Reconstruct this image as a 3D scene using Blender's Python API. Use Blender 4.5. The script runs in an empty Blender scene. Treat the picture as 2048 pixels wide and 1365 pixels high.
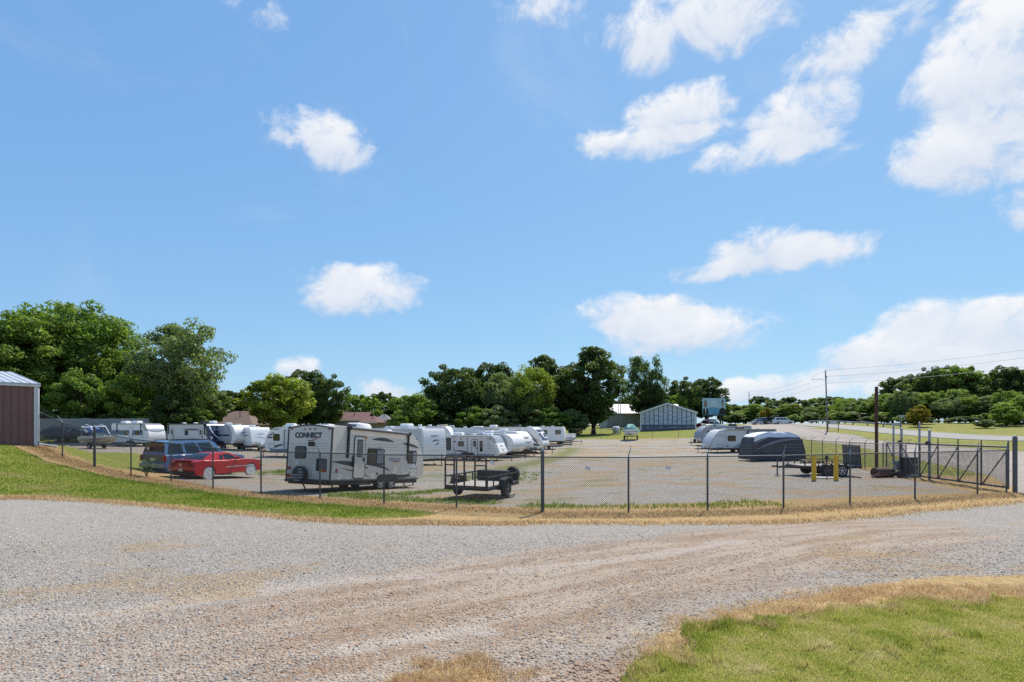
import bpy, bmesh, math, random
import numpy as np
from mathutils import Vector, Matrix
R = math.radians
scene = bpy.context.scene
COL = scene.collection

# ------------------------------------------------------------------ camera, sky, sun, exposure
F_PX, HOR_X, HOR_Y, CAM_Z = 1100.0, 1024.0, 854.0, 2.8      # measured in the 2048 px wide photograph
cam_data = bpy.data.cameras.new('camera')
cam_data.sensor_width = 36.0
cam_data.lens = F_PX / 2048.0 * 36.0
cam_data.shift_y = (HOR_Y - 682.5) / 2048.0
cam_data.clip_start, cam_data.clip_end = 0.1, 6000.0
cam = bpy.data.objects.new('camera', cam_data)
cam.location = (0, 0, CAM_Z)
cam.rotation_euler = (R(90), 0, 0)
COL.objects.link(cam)
scene.camera = cam

SUN_EL, SUN_AZ = R(53), R(30)            # azimuth from +Y (view direction) towards +X
sun_data = bpy.data.lights.new('sun', 'SUN')
sun_data.energy = 4.3
sun_data.angle = R(0.53)
sun_data.color = (1.0, 0.93, 0.82)
sun = bpy.data.objects.new('sun', sun_data)
sd = Vector((math.sin(SUN_AZ) * math.cos(SUN_EL), math.cos(SUN_AZ) * math.cos(SUN_EL), math.sin(SUN_EL)))
sun.rotation_euler = (-sd).to_track_quat('-Z', 'Y').to_euler()
sun.location = (0, 0, 60)
COL.objects.link(sun)

scene.view_settings.view_transform = 'Standard'
scene.view_settings.look = 'None'
scene.view_settings.gamma = 1.0
scene.view_settings.exposure = 0.46
scene.render.engine = 'CYCLES'
scene.cycles.use_denoising = False
scene.cycles.max_bounces = 5
scene.cycles.diffuse_bounces = 2
scene.cycles.glossy_bounces = 2
scene.cycles.transparent_max_bounces = 8

SKY_STRENGTH = 0.13
world = bpy.data.worlds.new('World')
scene.world = world
world.use_nodes = True


def build_world():
    nt = world.node_tree
    nt.nodes.clear()
    N = lambda t: nt.nodes.new(t)
    L = nt.links.new

    def put(sock, v):
        if hasattr(v, 'bl_idname') or hasattr(v, 'is_linked'):
            L(v, sock)
        else:
            sock.default_value = v

    def m(op, a, b=None, c=None, clamp=False):
        n = N('ShaderNodeMath'); n.operation = op; n.use_clamp = clamp
        put(n.inputs[0], a)
        if b is not None: put(n.inputs[1], b)
        if c is not None: put(n.inputs[2], c)
        return n.outputs[0]

    out = N('ShaderNodeOutputWorld'); bg = N('ShaderNodeBackground')
    sky = N('ShaderNodeTexSky'); sky.sky_type = 'NISHITA'; sky.sun_disc = False
    sky.sun_elevation = SUN_EL; sky.sun_rotation = SUN_AZ
    sky.air_density = 1.0; sky.dust_density = 0.35; sky.ozone_density = 2.2; sky.altitude = 300
    tc = N('ShaderNodeTexCoord')
    sep = N('ShaderNodeSeparateXYZ'); L(tc.outputs['Generated'], sep.inputs[0])
    X, Y, Z = sep.outputs
    az = m('ARCTAN2', X, Y)                                  # heading of the sky direction
    hor = m('SQRT', m('ADD', m('MULTIPLY', X, X), m('MULTIPLY', Y, Y)))
    el = m('ARCTAN2', Z, hor)                                # elevation of the sky direction
    comb = N('ShaderNodeCombineXYZ'); put(comb.inputs[0], az); put(comb.inputs[1], m('MULTIPLY', el, 1.25)); put(comb.inputs[2], 0.0)

    def noise(scale, detail, rough, off=0.0, dist=0.0):
        n = N('ShaderNodeTexNoise'); n.noise_dimensions = '3D'
        va = N('ShaderNodeVectorMath'); va.operation = 'ADD'; L(comb.outputs[0], va.inputs[0]); va.inputs[1].default_value = (off, off * 1.7, off * .3)
        L(va.outputs[0], n.inputs['Vector'])
        n.inputs['Scale'].default_value = scale; n.inputs['Detail'].default_value = detail
        n.inputs['Roughness'].default_value = rough; n.inputs['Distortion'].default_value = dist
        return n.outputs['Fac']

    n_warp1, n_warp2 = noise(5.5, 5, .55, 3.1), noise(5.5, 5, .55, 9.7)
    n_fine = noise(11.0, 10, .66, 5.3, .35)
    n_wisp = noise(4.0, 9, .62, 21.0, .6)
    aw = m('ADD', az, m('MULTIPLY', m('SUBTRACT', n_warp1, .5), .085))
    ew = m('ADD', el, m('MULTIPLY', m('SUBTRACT', n_warp2, .5), .055))
    # single cumulus clouds of the day: (px, py, half width, half height, weight) read from the photograph as headings
    clouds = [(630, 268, 105, 52, .85), (690, 315, 60, 32, .8), (512, 15, 60, 26, .55), (722, 580, 108, 50, 1.25), (690, 545, 45, 28, .6),
              (1275, 628, 100, 34, 1.2), (1350, 668, 150, 36, 1.05), (1530, 490, 95, 50, 1.1), (1660, 500, 85, 36, .85), (1420, 540, 90, 22, .7),
              (1370, 215, 85, 55, 1.1), (1610, 235, 95, 55, 1.15), (1500, 315, 90, 30, .9), (1330, 290, 150, 26, .8), (1650, 300, 90, 30, .7), (1200, 285, 100, 24, .5),
              (1400, 35, 190, 75, 1.2), (1650, 110, 90, 60, .75), (1080, 20, 80, 40, .5), (1800, 30, 130, 50, .45), (2020, 110, 150, 120, 1.4), (1900, 170, 90, 45, .8), (1960, 290, 160, 75, 1.3),
              (2100, 390, 90, 60, .9), (1760, 715, 120, 40, 1.5), (1880, 640, 120, 42, 1.5), (1990, 670, 150, 50, 1.5), (2080, 640, 120, 50, 1.3), (1950, 745, 240, 36, 1.0),
              (1560, 768, 110, 24, 1.3), (1470, 775, 50, 20, 1.1), (1700, 800, 160, 26, .8), (600, 740, 48, 26, .95), (750, 778, 58, 20, .9), (1400, 790, 60, 22, .6),
              (2350, 200, 240, 120, 1.1), (2500, 600, 260, 110, 1.0), (-300, 250, 240, 100, .9), (-250, 650, 160, 50, .9)]
    warped = N('ShaderNodeCombineXYZ'); put(warped.inputs[0], aw); put(warped.inputs[1], ew); put(warped.inputs[2], 0.0)

    def vm(op, a, b=None, c=None, scale=None):
        n = N('ShaderNodeVectorMath'); n.operation = op
        for i, v in enumerate((a, b, c)):
            if v is None: continue
            if isinstance(v, tuple): n.inputs[i].default_value = v
            else: L(v, n.inputs[i])
        if scale is not None: L(scale, n.inputs['Scale'])
        return n.outputs['Value'] if op == 'DOT_PRODUCT' else n.outputs['Vector']
    dens = None; hsum = None
    for (px, py, rw, rh, wt) in clouds:
        tx, tz_ = (px - HOR_X) / F_PX, (HOR_Y - py) / F_PX
        a0 = math.atan(tx); q = math.sqrt(1 + tx * tx); e0 = math.atan(tz_ / q)
        ra = rw / F_PX / (1 + tx * tx) * 1.42; re = rh / F_PX / q / (1 + (tz_ / q) ** 2) * 1.48
        p = vm('MULTIPLY_ADD', warped.outputs[0], (1 / ra, 1 / re, 0), (-a0 / ra, -e0 / re, 1.0))
        d = m('MAXIMUM', m('MULTIPLY_ADD', vm('DOT_PRODUCT', p, p), -wt, 2 * wt), 0.0)
        h = vm('SCALE', p, scale=d)
        dens = d if dens is None else m('ADD', dens, d)
        hsum = h if hsum is None else vm('ADD', hsum, h)
    hx = N('ShaderNodeSeparateXYZ'); L(hsum, hx.inputs[0]); hsum = hx.outputs[1]
    # scattered cumulus over the rest of the sky behind the viewer
    back = m('MULTIPLY', m('MULTIPLY', m('SUBTRACT', n_warp1, .50), 5.0, clamp=True), m('MULTIPLY', m('ADD', Y, .25), -4.0, clamp=True))
    dens = m('ADD', dens, back)
    height = m('DIVIDE', hsum, m('ADD', dens, .05))
    edge = m('ADD', m('MINIMUM', dens, 1.15), m('ADD', m('MULTIPLY', m('SUBTRACT', n_fine, .5), 3.1), m('MULTIPLY', m('SUBTRACT', n_wisp, .5), 1.0)))
    gate = m('MULTIPLY', dens, 3.0, clamp=True)
    mr = N('ShaderNodeMapRange'); mr.interpolation_type = 'SMOOTHSTEP'
    put(mr.inputs[0], edge); mr.inputs[1].default_value = .20; mr.inputs[2].default_value = 1.12
    alpha = m('MULTIPLY', mr.outputs[0], gate)
    wisp = m('MULTIPLY', m('SUBTRACT', n_wisp, .58), 1.2, clamp=True)
    alpha = m('MULTIPLY', m('MAXIMUM', alpha, m('MULTIPLY', wisp, .5)), .93, clamp=True)
    shade = m('ADD', m('ADD', .56, m('MULTIPLY', height, .75)), m('MULTIPLY', m('SUBTRACT', n_fine, .5), 1.6), clamp=True)
    cl = N('ShaderNodeMix'); cl.data_type = 'RGBA'
    put(cl.inputs['Factor'], shade)
    k = 1 / (SKY_STRENGTH * 2 ** scene.view_settings.exposure)
    cl.inputs[6].default_value = (.64 * k, .72 * k, .86 * k, 1); cl.inputs[7].default_value = (.97 * k, .97 * k, .98 * k, 1)
    S = SKY_STRENGTH * 2 ** scene.view_settings.exposure      # raw sky value -> displayed value
    sc = N('ShaderNodeSeparateColor'); cc = N('ShaderNodeCombineColor'); L(sky.outputs[0], sc.inputs[0])
    for i, (k, g) in enumerate(((.432, .557), (.622, .455), (.847, .26))):    # soften the range of the sky as the camera did
        L(m('MULTIPLY', m('POWER', m('MULTIPLY', sc.outputs[i], S), g), k / S), cc.inputs[i])
    mx = N('ShaderNodeMix'); mx.data_type = 'RGBA'
    L(alpha, mx.inputs['Factor']); L(cc.outputs[0], mx.inputs[6]); L(cl.outputs[2], mx.inputs[7])
    L(mx.outputs[2], bg.inputs['Color']); bg.inputs['Strength'].default_value = SKY_STRENGTH
    L(bg.outputs[0], out.inputs[0])


build_world()
world.cycles.sampling_method = 'MANUAL'
world.cycles.sample_map_resolution = 256

# ------------------------------------------------------------------ terrain function and pixel -> ground
def sm(a, b, x):
    t = np.clip((x - a) / (b - a), 0, 1)
    return t * t * (3 - 2 * t)


def tz(x, y):
    x = np.asarray(x, float); y = np.asarray(y, float)
    bank = np.interp(x, [-60, -30, -25, -22.9, -20.7, -18.3, -16, -12.9, -10], [2.2, 2.0, 1.9, 1.17, .77, .39, .24, .09, 0])
    yf = 18.2 + (1 - x) * .396
    z = bank * (1 - sm(yf + .8, yf + 10, y))
    z = z + .45 * (1 - sm(4, 18, y))
    z = z - .7 * np.exp(-((x - 3) / 30) ** 2 - ((y - 60) / 23) ** 2)
    z = z - .5 * np.exp(-((x + 4) / 8) ** 2 - ((y - 32) / 6) ** 2)
    z = z + .6 * sm(78, 108, y)
    z = z + 1.7 * sm(80, 98, y) * sm(-34, -62, x)
    z = z + np.sin(x * 1.7 + np.sin(y * 1.1)) * np.sin(y * 1.3 + 1.2 * np.sin(x * .7)) * .018 * np.exp(-np.maximum(y - 5, 0) / 45)
    z = z + np.interp(y + 2 * x, [140, 165, 200, 278, 400, 1200], [0, .45, 1.5, 3.0, 3.3, 3.6])
    return z


_YS = np.concatenate([np.arange(2, 60, .03), np.arange(60, 420, .15)])


def at(px, py):
    """ground point seen at a pixel of the photograph (ray marched on the terrain)"""
    dx = (px - HOR_X) / F_PX; dz = (HOR_Y - py) / F_PX
    d = CAM_Z + dz * _YS - tz(dx * _YS, _YS)
    i = int(np.argmax(d < 0))
    Y = _YS[i] if d[i] < 0 else 200.0
    return Vector((dx * Y, Y, float(tz(dx * Y, Y))))


def on(px, Y):
    """ground point at a heading (pixel column) and a distance in metres"""
    x = (px - HOR_X) / F_PX * Y
    return Vector((x, Y, float(tz(x, Y))))


def gz(x, y):
    return float(tz(x, y))


# ------------------------------------------------------------------ mesh builder
class P:
    def __init__(s):
        s.v = []; s.f = []

    def add(s, vs, fs):
        o = len(s.v); s.v += [tuple(q) for q in vs]; s.f += [tuple(i + o for i in q) for q in fs]
        return s

    def box(s, c, d, rz=0.0, m=None):
        x, y, z = d[0] / 2, d[1] / 2, d[2] / 2
        vs = [Vector(q) for q in ((-x, -y, -z), (x, -y, -z), (x, y, -z), (-x, y, -z), (-x, -y, z), (x, -y, z), (x, y, z), (-x, y, z))]
        M = m if m is not None else Matrix.Rotation(rz, 3, 'Z')
        c = Vector(c)
        return s.add([M @ q + c for q in vs], [(0, 3, 2, 1), (4, 5, 6, 7), (0, 1, 5, 4), (1, 2, 6, 5), (2, 3, 7, 6), (3, 0, 4, 7)])

    def tube(s, pts, r, n=6, cap=True):
        pts = [Vector(q) for q in pts]
        rs = r if isinstance(r, (list, tuple)) else [r] * len(pts)
        rings = []
        for i, p in enumerate(pts):
            a = pts[max(0, i - 1)]; b = pts[min(len(pts) - 1, i + 1)]
            t = (b - a).normalized()
            up = Vector((0, 0, 1)) if abs(t.z) < .95 else Vector((1, 0, 0))
            e1 = t.cross(up).normalized(); e2 = e1.cross(t).normalized()
            rings.append([p + (e1 * math.cos(2 * math.pi * k / n) + e2 * math.sin(2 * math.pi * k / n)) * rs[i] for k in range(n)])
        return s.loft(rings, cap)

    def loft(s, rings, cap=True):
        n = len(rings[0]); vs = [q for g in rings for q in g]; fs = []
        for i in range(len(rings) - 1):
            for k in range(n):
                a, b = i * n + k, i * n + (k + 1) % n
                fs.append((a, b, b + n, a + n))
        if cap:
            fs.append(tuple(range(n))[::-1]); o = (len(rings) - 1) * n
            fs.append(tuple(o + k for k in range(n)))
        return s.add(vs, fs)

    def prism(s, poly, y0, y1):
        """polygon in (x, z) extruded along y"""
        return s.loft([[(q[0], y0, q[1]) for q in poly], [(q[0], y1, q[1]) for q in poly]])

    def prismx(s, poly, x0, x1):
        """polygon in (y, z) extruded along x"""
        return s.loft([[(x0, q[0], q[1]) for q in poly], [(x1, q[0], q[1]) for q in poly]])

    def prismz(s, poly, z0, z1):
        return s.loft([[(q[0], q[1], z0) for q in poly], [(q[0], q[1], z1) for q in poly]])

    def lathe_y(s, c, prof, n=20):
        """profile of (radius, y) turned about a y axis through c"""
        rings = [[(c[0] + r * math.cos(2 * math.pi * k / n), c[1] + y, c[2] + r * math.sin(2 * math.pi * k / n)) for k in range(n)] for r, y in prof]
        return s.loft(rings)

    def lathe_z(s, c, prof, n=16):
        rings = [[(c[0] + r * math.cos(2 * math.pi * k / n), c[1] + r * math.sin(2 * math.pi * k / n), c[2] + z) for k in range(n)] for r, z in prof]
        return s.loft(rings)

    def build(s, name, mat, parent=None, smooth=False, bevel=0.0, seg=2, loc=None, ang=30):
        me = bpy.data.meshes.new(name)
        bm = bmesh.new()
        vs = [bm.verts.new(q) for q in s.v]
        for f in s.f:
            try: bm.faces.new([vs[i] for i in f])
            except ValueError: pass
        bmesh.ops.recalc_face_normals(bm, faces=bm.faces)
        if bevel:
            es = [e for e in bm.edges if len(e.link_faces) == 2 and e.calc_face_angle(0) > R(ang)]
            bmesh.ops.bevel(bm, geom=es, offset=bevel, segments=seg, affect='EDGES', clamp_overlap=True)
        bm.to_mesh(me); bm.free()
        me.materials.append(mat)
        if smooth or bevel:
            me.shade_smooth()
            try: me.set_sharp_from_angle(angle=R(38))
            except Exception: pass
        o = bpy.data.objects.new(name, me)
        COL.objects.link(o)
        if parent is not None: o.parent = parent
        if loc is not None: o.location = loc
        return o


def tag(o, label=None, cat=None, group=None, kind=None):
    if label: o['label'] = label
    if cat: o['category'] = cat
    if group: o['group'] = group
    if kind: o['kind'] = kind
    return o


def empty(name, loc=(0, 0, 0), rz=0.0, label=None, cat=None, group=None):
    o = bpy.data.objects.new(name, None)
    o.empty_display_size = .3
    o.location = loc; o.rotation_euler = (0, 0, rz)
    COL.objects.link(o)
    return tag(o, label, cat, group)


def raw_mesh(name, verts, faces_flat, nper, mat, attrs=None, smooth=False):
    """large mesh straight from numpy arrays (all faces with nper corners)"""
    me = bpy.data.meshes.new(name)
    nv = len(verts); nf = len(faces_flat) // nper
    me.vertices.add(nv); me.vertices.foreach_set('co', np.asarray(verts, np.float32).ravel())
    me.loops.add(nf * nper); me.loops.foreach_set('vertex_index', np.asarray(faces_flat, np.int32))
    me.polygons.add(nf); me.polygons.foreach_set('loop_start', np.arange(nf, dtype=np.int32) * nper)
    me.update(calc_edges=True)
    for k, a in (attrs or {}).items():
        at_ = me.attributes.new(k, 'FLOAT', 'POINT'); at_.data.foreach_set('value', np.asarray(a, np.float32))
    me.materials.append(mat)
    if smooth: me.shade_smooth()
    return me


def link(name, me, parent=None, loc=None):
    o = bpy.data.objects.new(name, me); COL.objects.link(o)
    if parent is not None: o.parent = parent
    if loc is not None: o.location = loc
    return o


# ------------------------------------------------------------------ materials
def nodes_of(name):
    m = bpy.data.materials.new(name); m.use_nodes = True
    nt = m.node_tree
    return m, nt, nt.nodes['Principled BSDF'], nt.nodes.new, nt.links.new


def paint(name, col, rough=.45, metal=0.0, var=.12, scale=3.0, bump=0.0, bscale=60.0, coat=0.0, spec=.5, stretch=(1, 1, 1)):
    m, nt, b, N, L = nodes_of(name)
    tc = N('ShaderNodeTexCoord'); mp = N('ShaderNodeMapping'); mp.inputs['Scale'].default_value = stretch
    L(tc.outputs['Object'], mp.inputs[0])
    n = N('ShaderNodeTexNoise'); n.inputs['Scale'].default_value = scale; n.inputs['Detail'].default_value = 6; n.inputs['Roughness'].default_value = .65
    L(mp.outputs[0], n.inputs['Vector'])
    r = N('ShaderNodeMapRange'); L(n.outputs['Fac'], r.inputs[0])
    r.inputs[1].default_value = .3; r.inputs[2].default_value = .7; r.inputs[3].default_value = 1 - var; r.inputs[4].default_value = 1 + var * .6
    mx = N('ShaderNodeMix'); mx.data_type = 'RGBA'; mx.blend_type = 'MULTIPLY'; mx.inputs['Factor'].default_value = 1
    mx.inputs[6].default_value = (*col, 1); L(r.outputs[0], mx.inputs[7])
    L(mx.outputs[2], b.inputs['Base Color'])
    b.inputs['Roughness'].default_value = rough; b.inputs['Metallic'].default_value = metal
    b.inputs['Specular IOR Level'].default_value = spec
    if coat: b.inputs['Coat Weight'].default_value = coat; b.inputs['Coat Roughness'].default_value = .08
    if bump:
        n2 = N('ShaderNodeTexNoise'); n2.inputs['Scale'].default_value = bscale; n2.inputs['Detail'].default_value = 4
        L(mp.outputs[0], n2.inputs['Vector'])
        bp = N('ShaderNodeBump'); bp.inputs['Strength'].default_value = bump; bp.inputs['Distance'].default_value = .02
        L(n2.outputs['Fac'], bp.inputs['Height']); L(bp.outputs[0], b.inputs['Normal'])
    return m


def leaf_mat(name, c1, c2, trans=.46):
    m, nt, b, N, L = nodes_of(name)
    a = N('ShaderNodeAttribute'); a.attribute_name = 'tint'
    oi = N('ShaderNodeObjectInfo')
    ad = N('ShaderNodeMath'); ad.operation = 'MULTIPLY_ADD'; L(oi.outputs['Random'], ad.inputs[0]); ad.inputs[1].default_value = .35; L(a.outputs['Fac'], ad.inputs[2])
    sb = N('ShaderNodeMath'); sb.operation = 'SUBTRACT'; L(ad.outputs[0], sb.inputs[0]); sb.inputs[1].default_value = .17; sb.use_clamp = True
    mx = N('ShaderNodeMix'); mx.data_type = 'RGBA'; L(sb.outputs[0], mx.inputs['Factor'])
    mx.inputs[6].default_value = (*c1, 1); mx.inputs[7].default_value = (*c2, 1)
    L(mx.outputs[2], b.inputs['Base Color']); b.inputs['Roughness'].default_value = .5; b.inputs['Specular IOR Level'].default_value = .22
    tr = N('ShaderNodeBsdfTranslucent')
    g = N('ShaderNodeMix'); g.data_type = 'RGBA'; g.blend_type = 'MULTIPLY'; g.inputs['Factor'].default_value = 1
    L(mx.outputs[2], g.inputs[6]); g.inputs[7].default_value = (1.5, 1.7, .7, 1)
    L(g.outputs[2], tr.inputs['Color'])
    ms = N('ShaderNodeMixShader'); ms.inputs[0].default_value = trans
    L(b.outputs[0], ms.inputs[1]); L(tr.outputs[0], ms.inputs[2])
    L(ms.outputs[0], nt.nodes['Material Output'].inputs[0])
    return m


def tint_mat(name, cols, rough=.8, trans=0.0):
    """colour ramp over the per-piece attribute 'tint'"""
    m, nt, b, N, L = nodes_of(name)
    a = N('ShaderNodeAttribute'); a.attribute_name = 'tint'
    cr = N('ShaderNodeValToRGB'); L(a.outputs['Fac'], cr.inputs[0])
    els = cr.color_ramp.elements
    while len(els) < len(cols): els.new(.5)
    for i, c in enumerate(cols):
        els[i].position = i / (len(cols) - 1); els[i].color = (*c, 1)
    L(cr.outputs[0], b.inputs['Base Color']); b.inputs['Roughness'].default_value = rough; b.inputs['Specular IOR Level'].default_value = .3
    if trans:
        tr = N('ShaderNodeBsdfTranslucent'); L(cr.outputs[0], tr.inputs['Color'])
        ms = N('ShaderNodeMixShader'); ms.inputs[0].default_value = trans
        L(b.outputs[0], ms.inputs[1]); L(tr.outputs[0], ms.inputs[2]); L(ms.outputs[0], nt.nodes['Material Output'].inputs[0])
    return m


M = {}
M['white'] = paint('white_gelcoat', (.78, .765, .73), .32, var=.06, scale=1.2)
M['cream'] = paint('cream_siding', (.66, .60, .52), .42, var=.07, scale=1.0)
M['ltgrey'] = paint('light_grey_siding', (.60, .59, .57), .40, var=.06, scale=1.0)
M['midgrey'] = paint('mid_grey_siding', (.34, .35, .38), .40, var=.07)
M['dkgrey'] = paint('dark_grey_paint', (.10, .105, .12), .4, var=.1)
M['charcoal'] = paint('charcoal_decal', (.05, .052, .06), .4, var=.1)
M['navy'] = paint('navy_gelcoat', (.025, .035, .075), .25, var=.1)
M['bluegrey'] = paint('blue_grey_decal', (.13, .18, .24), .4, var=.1)
M['black'] = paint('black_plastic', (.018, .018, .02), .5, var=.15)
M['blackmetal'] = paint('black_painted_steel', (.022, .022, .024), .45, var=.25, scale=8)
M['rubber'] = paint('tyre_rubber', (.028, .027, .026), .85, var=.25, scale=12)
M['rim'] = paint('alloy_rim', (.62, .63, .65), .3, .6, var=.1)
M['whitewheel'] = paint('white_wheel_cover', (.78, .77, .74), .6, var=.12, scale=9)
M['glass'] = paint('dark_tinted_glass', (.012, .014, .017), .04, var=.1, spec=.8)
M['paleglass'] = paint('door_glass', (.10, .15, .16), .08, var=.2, spec=.8)
M['blind'] = paint('window_blind', (.26, .26, .28), .5, var=.2)
M['powerwire'] = paint('aluminium_wire', (.45, .46, .47), .5, var=.1)
M['galv'] = paint('galvanised_steel', (.30, .32, .34), .42, .55, var=.2, scale=6)
M['galvdark'] = paint('weathered_steel_post', (.10, .105, .11), .6, .3, var=.25, scale=6)
M['wire'] = paint('fence_wire', (.03, .03, .032), .8, .0, var=.2)
M['yellow'] = paint('yellow_sleeve', (.88, .50, .015), .42, var=.1, scale=5)
M['red'] = paint('red_car_paint', (.55, .014, .022), .28, var=.06, coat=.6)
M['redlens'] = paint('red_lens', (.35, .01, .012), .2, var=.1)
M['amber'] = paint('amber_lens', (.5, .16, .02), .25, var=.1)
M['blue'] = paint('blue_car_paint', (.10, .20, .36), .28, var=.06, coat=.6)
M['silver'] = paint('silver_car_paint', (.34, .36, .39), .3, .3, var=.06, coat=.4)
M['carwhite'] = paint('white_car_paint', (.72, .72, .72), .28, var=.05, coat=.5)
M['maroon'] = paint('dark_red_car_paint', (.24, .018, .02), .3, var=.08, coat=.5)
M['blackcar'] = paint('black_car_paint', (.02, .02, .024), .25, var=.1, coat=.6)
M['chrome'] = paint('chrome', (.7, .7, .72), .15, .9, var=.05)
M['deck'] = paint('bleached_deck_boards', (.44, .39, .33), .8, var=.25, scale=6, stretch=(1, 8, 1))
M['rust'] = paint('rusty_drum', (.13, .06, .04), .85, var=.4, scale=7)
M['redpole'] = paint('rust_red_steel', (.075, .022, .018), .7, var=.3, scale=3)
M['woodpole'] = paint('weathered_pole', (.22, .19, .17), .9, var=.3, scale=4, stretch=(6, 6, .6))
M['oldwood'] = paint('silvered_fence_boards', (.34, .32, .31), .9, var=.3, scale=5, stretch=(5, 5, .5))
M['bark'] = paint('tree_bark', (.05, .04, .032), .95, var=.4, scale=6, stretch=(3, 3, .6))
M['greycover'] = paint('grey_tarp', (.055, .058, .068), .7, var=.3, scale=1.5, bump=.4, bscale=5)
M['whitecover'] = paint('white_tarp', (.66, .67, .70), .7, var=.12, scale=1.5, bump=.4, bscale=5)
M['midcover'] = paint('mid_grey_tarp', (.17, .18, .2), .7, var=.2, scale=1.5, bump=.4, bscale=5)
M['teal'] = paint('teal_boat_cover', (.06, .22, .20), .7, var=.25, scale=2, bump=.4, bscale=6)
M['bluecloth'] = paint('blue_canvas', (.015, .08, .26), .7, var=.4, scale=2)
M['hull'] = paint('cream_hull', (.5, .47, .36), .35, var=.1)
M['siding'] = paint('burgundy_steel_siding', (.21, .095, .08), .5, var=.1, scale=1.5)
M['roofmetal'] = paint('pale_metal_roof', (.47, .49, .52), .5, .1, var=.1, scale=.6)
M['trim'] = paint('white_trim', (.72, .73, .74), .45, var=.06)
M['barnblue'] = paint('pale_blue_panel', (.50, .54, .62), .5, var=.2, scale=1.2)
M['barndark'] = paint('navy_wall', (.10, .12, .19), .6, var=.25, scale=1.0)
M['plaster'] = paint('grey_green_metal_wall', (.33, .34, .32), .6, var=.12, scale=.6)
M['shingle'] = paint('brown_shingle', (.17, .115, .09), .9, var=.25, scale=4, bump=.3, bscale=12)
M['shinglered'] = paint('red_brown_shingle', (.17, .085, .075), .9, var=.25, scale=4, bump=.3, bscale=12)
M['shinglegrey'] = paint('grey_shingle', (.15, .15, .16), .9, var=.2, scale=4)
M['brickwall'] = paint('taupe_house_wall', (.24, .20, .18), .9, var=.2, scale=3)
M['concrete'] = paint('pale_concrete', (.5, .48, .45), .85, var=.15, scale=3, bump=.2)
M['asphalt'] = paint('worn_asphalt', (.27, .26, .245), .9, var=.12, scale=.5, bump=.3, bscale=40)
M['tank'] = paint('white_tank_paint', (.72, .72, .72), .4, var=.08)
M['greensign'] = paint('green_sign', (.01, .17, .12), .45, var=.05)
M['boardblue'] = paint('billboard_blue', (.13, .36, .52), .5, var=.35, scale=.5)
M['boardpale'] = paint('billboard_pale_blue', (.40, .58, .66), .5, var=.25, scale=.6)
M['skin'] = paint('printed_skin', (.42, .24, .17), .6, var=.1)
M['hairprint'] = paint('printed_hair', (.02, .015, .013), .6, var=.1)
M['greybox'] = paint('grey_utility_box', (.30, .33, .36), .5, var=.1)
M['tanplastic'] = paint('tan_roof_tarp', (.5, .4, .28), .7, var=.15)
M['decalred'] = paint('red_decal', (.30, .05, .04), .45, var=.1)
M['plate'] = paint('aluminium_plate', (.55, .57, .6), .35, .4, var=.1)
# ------------------------------------------------------------------ ground
def W(pts):
    return [tuple(at(*q)[:2]) for q in pts]


def sdf(poly, x, y):
    """signed distance to a polygon, positive inside"""
    p = np.asarray(poly, float); n = len(p)
    d = np.full(x.shape, 1e9); ins = np.zeros(x.shape, bool)
    for i in range(n):
        ax, ay = p[i]; bx, by = p[(i + 1) % n]
        ex, ey = bx - ax, by - ay
        wx, wy = x - ax, y - ay
        t = np.clip((wx * ex + wy * ey) / (ex * ex + ey * ey + 1e-9), 0, 1)
        d = np.minimum(d, (wx - ex * t) ** 2 + (wy - ey * t) ** 2)
        c = ((ay > y) != (by > y)) & (x < (bx - ax) * (y - ay) / (by - ay + 1e-12) + ax)
        ins ^= c
    return np.where(ins, 1, -1) * np.sqrt(d)


def soft(poly, x, y, w):
    return np.clip(.5 + sdf(poly, x, y) / (2 * w), 0, 1)


def lineband(pts, x, y, w):
    """1 on a polyline, falling to 0 at distance w"""
    d = np.full(x.shape, 1e9)
    for (ax, ay), (bx, by) in zip(pts[:-1], pts[1:]):
        ex, ey = bx - ax, by - ay
        t = np.clip(((x - ax) * ex + (y - ay) * ey) / (ex * ex + ey * ey + 1e-9), 0, 1)
        d = np.minimum(d, (x - ax - ex * t) ** 2 + (y - ay - ey * t) ** 2)
    return np.clip(1 - np.sqrt(d) / w, 0, 1)


def track_coords(pts, x, y):
    """signed distance from a polyline and the length along it"""
    best = np.full(x.shape, 1e9); sd_ = np.zeros(x.shape); al_ = np.zeros(x.shape); run = 0.0
    for (ax, ay), (bx, by) in zip(pts[:-1], pts[1:]):
        ex, ey = bx - ax, by - ay; ln = math.hypot(ex, ey)
        t = np.clip(((x - ax) * ex + (y - ay) * ey) / (ln * ln), 0, 1)
        d = np.hypot(x - ax - ex * t, y - ay - ey * t)
        sg = np.sign(ex * (y - ay) - ey * (x - ax)); k = d < best
        best = np.where(k, d, best); sd_ = np.where(k, d * sg, sd_); al_ = np.where(k, run + t * ln, al_); run += ln
    return sd_, al_


FENCE_L = [tuple(at(*q)[:2]) for q in ((125, 918), (189, 936), (262, 954), (342, 964), (426, 980), (522, 990), (640, 1000), (768, 1010), (913, 1017), (1085, 1025))]
FENCE_L = [(-24.75, 28.75)] + FENCE_L
FENCE_R = [FENCE_L[-1]] + [tuple(at(*q)[:2]) for q in ((1257, 1027), (1415, 1022), (1567, 1018), (1700, 1008), (1830, 1000), (1955, 990))] + [(21.25, 23.4)]

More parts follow.
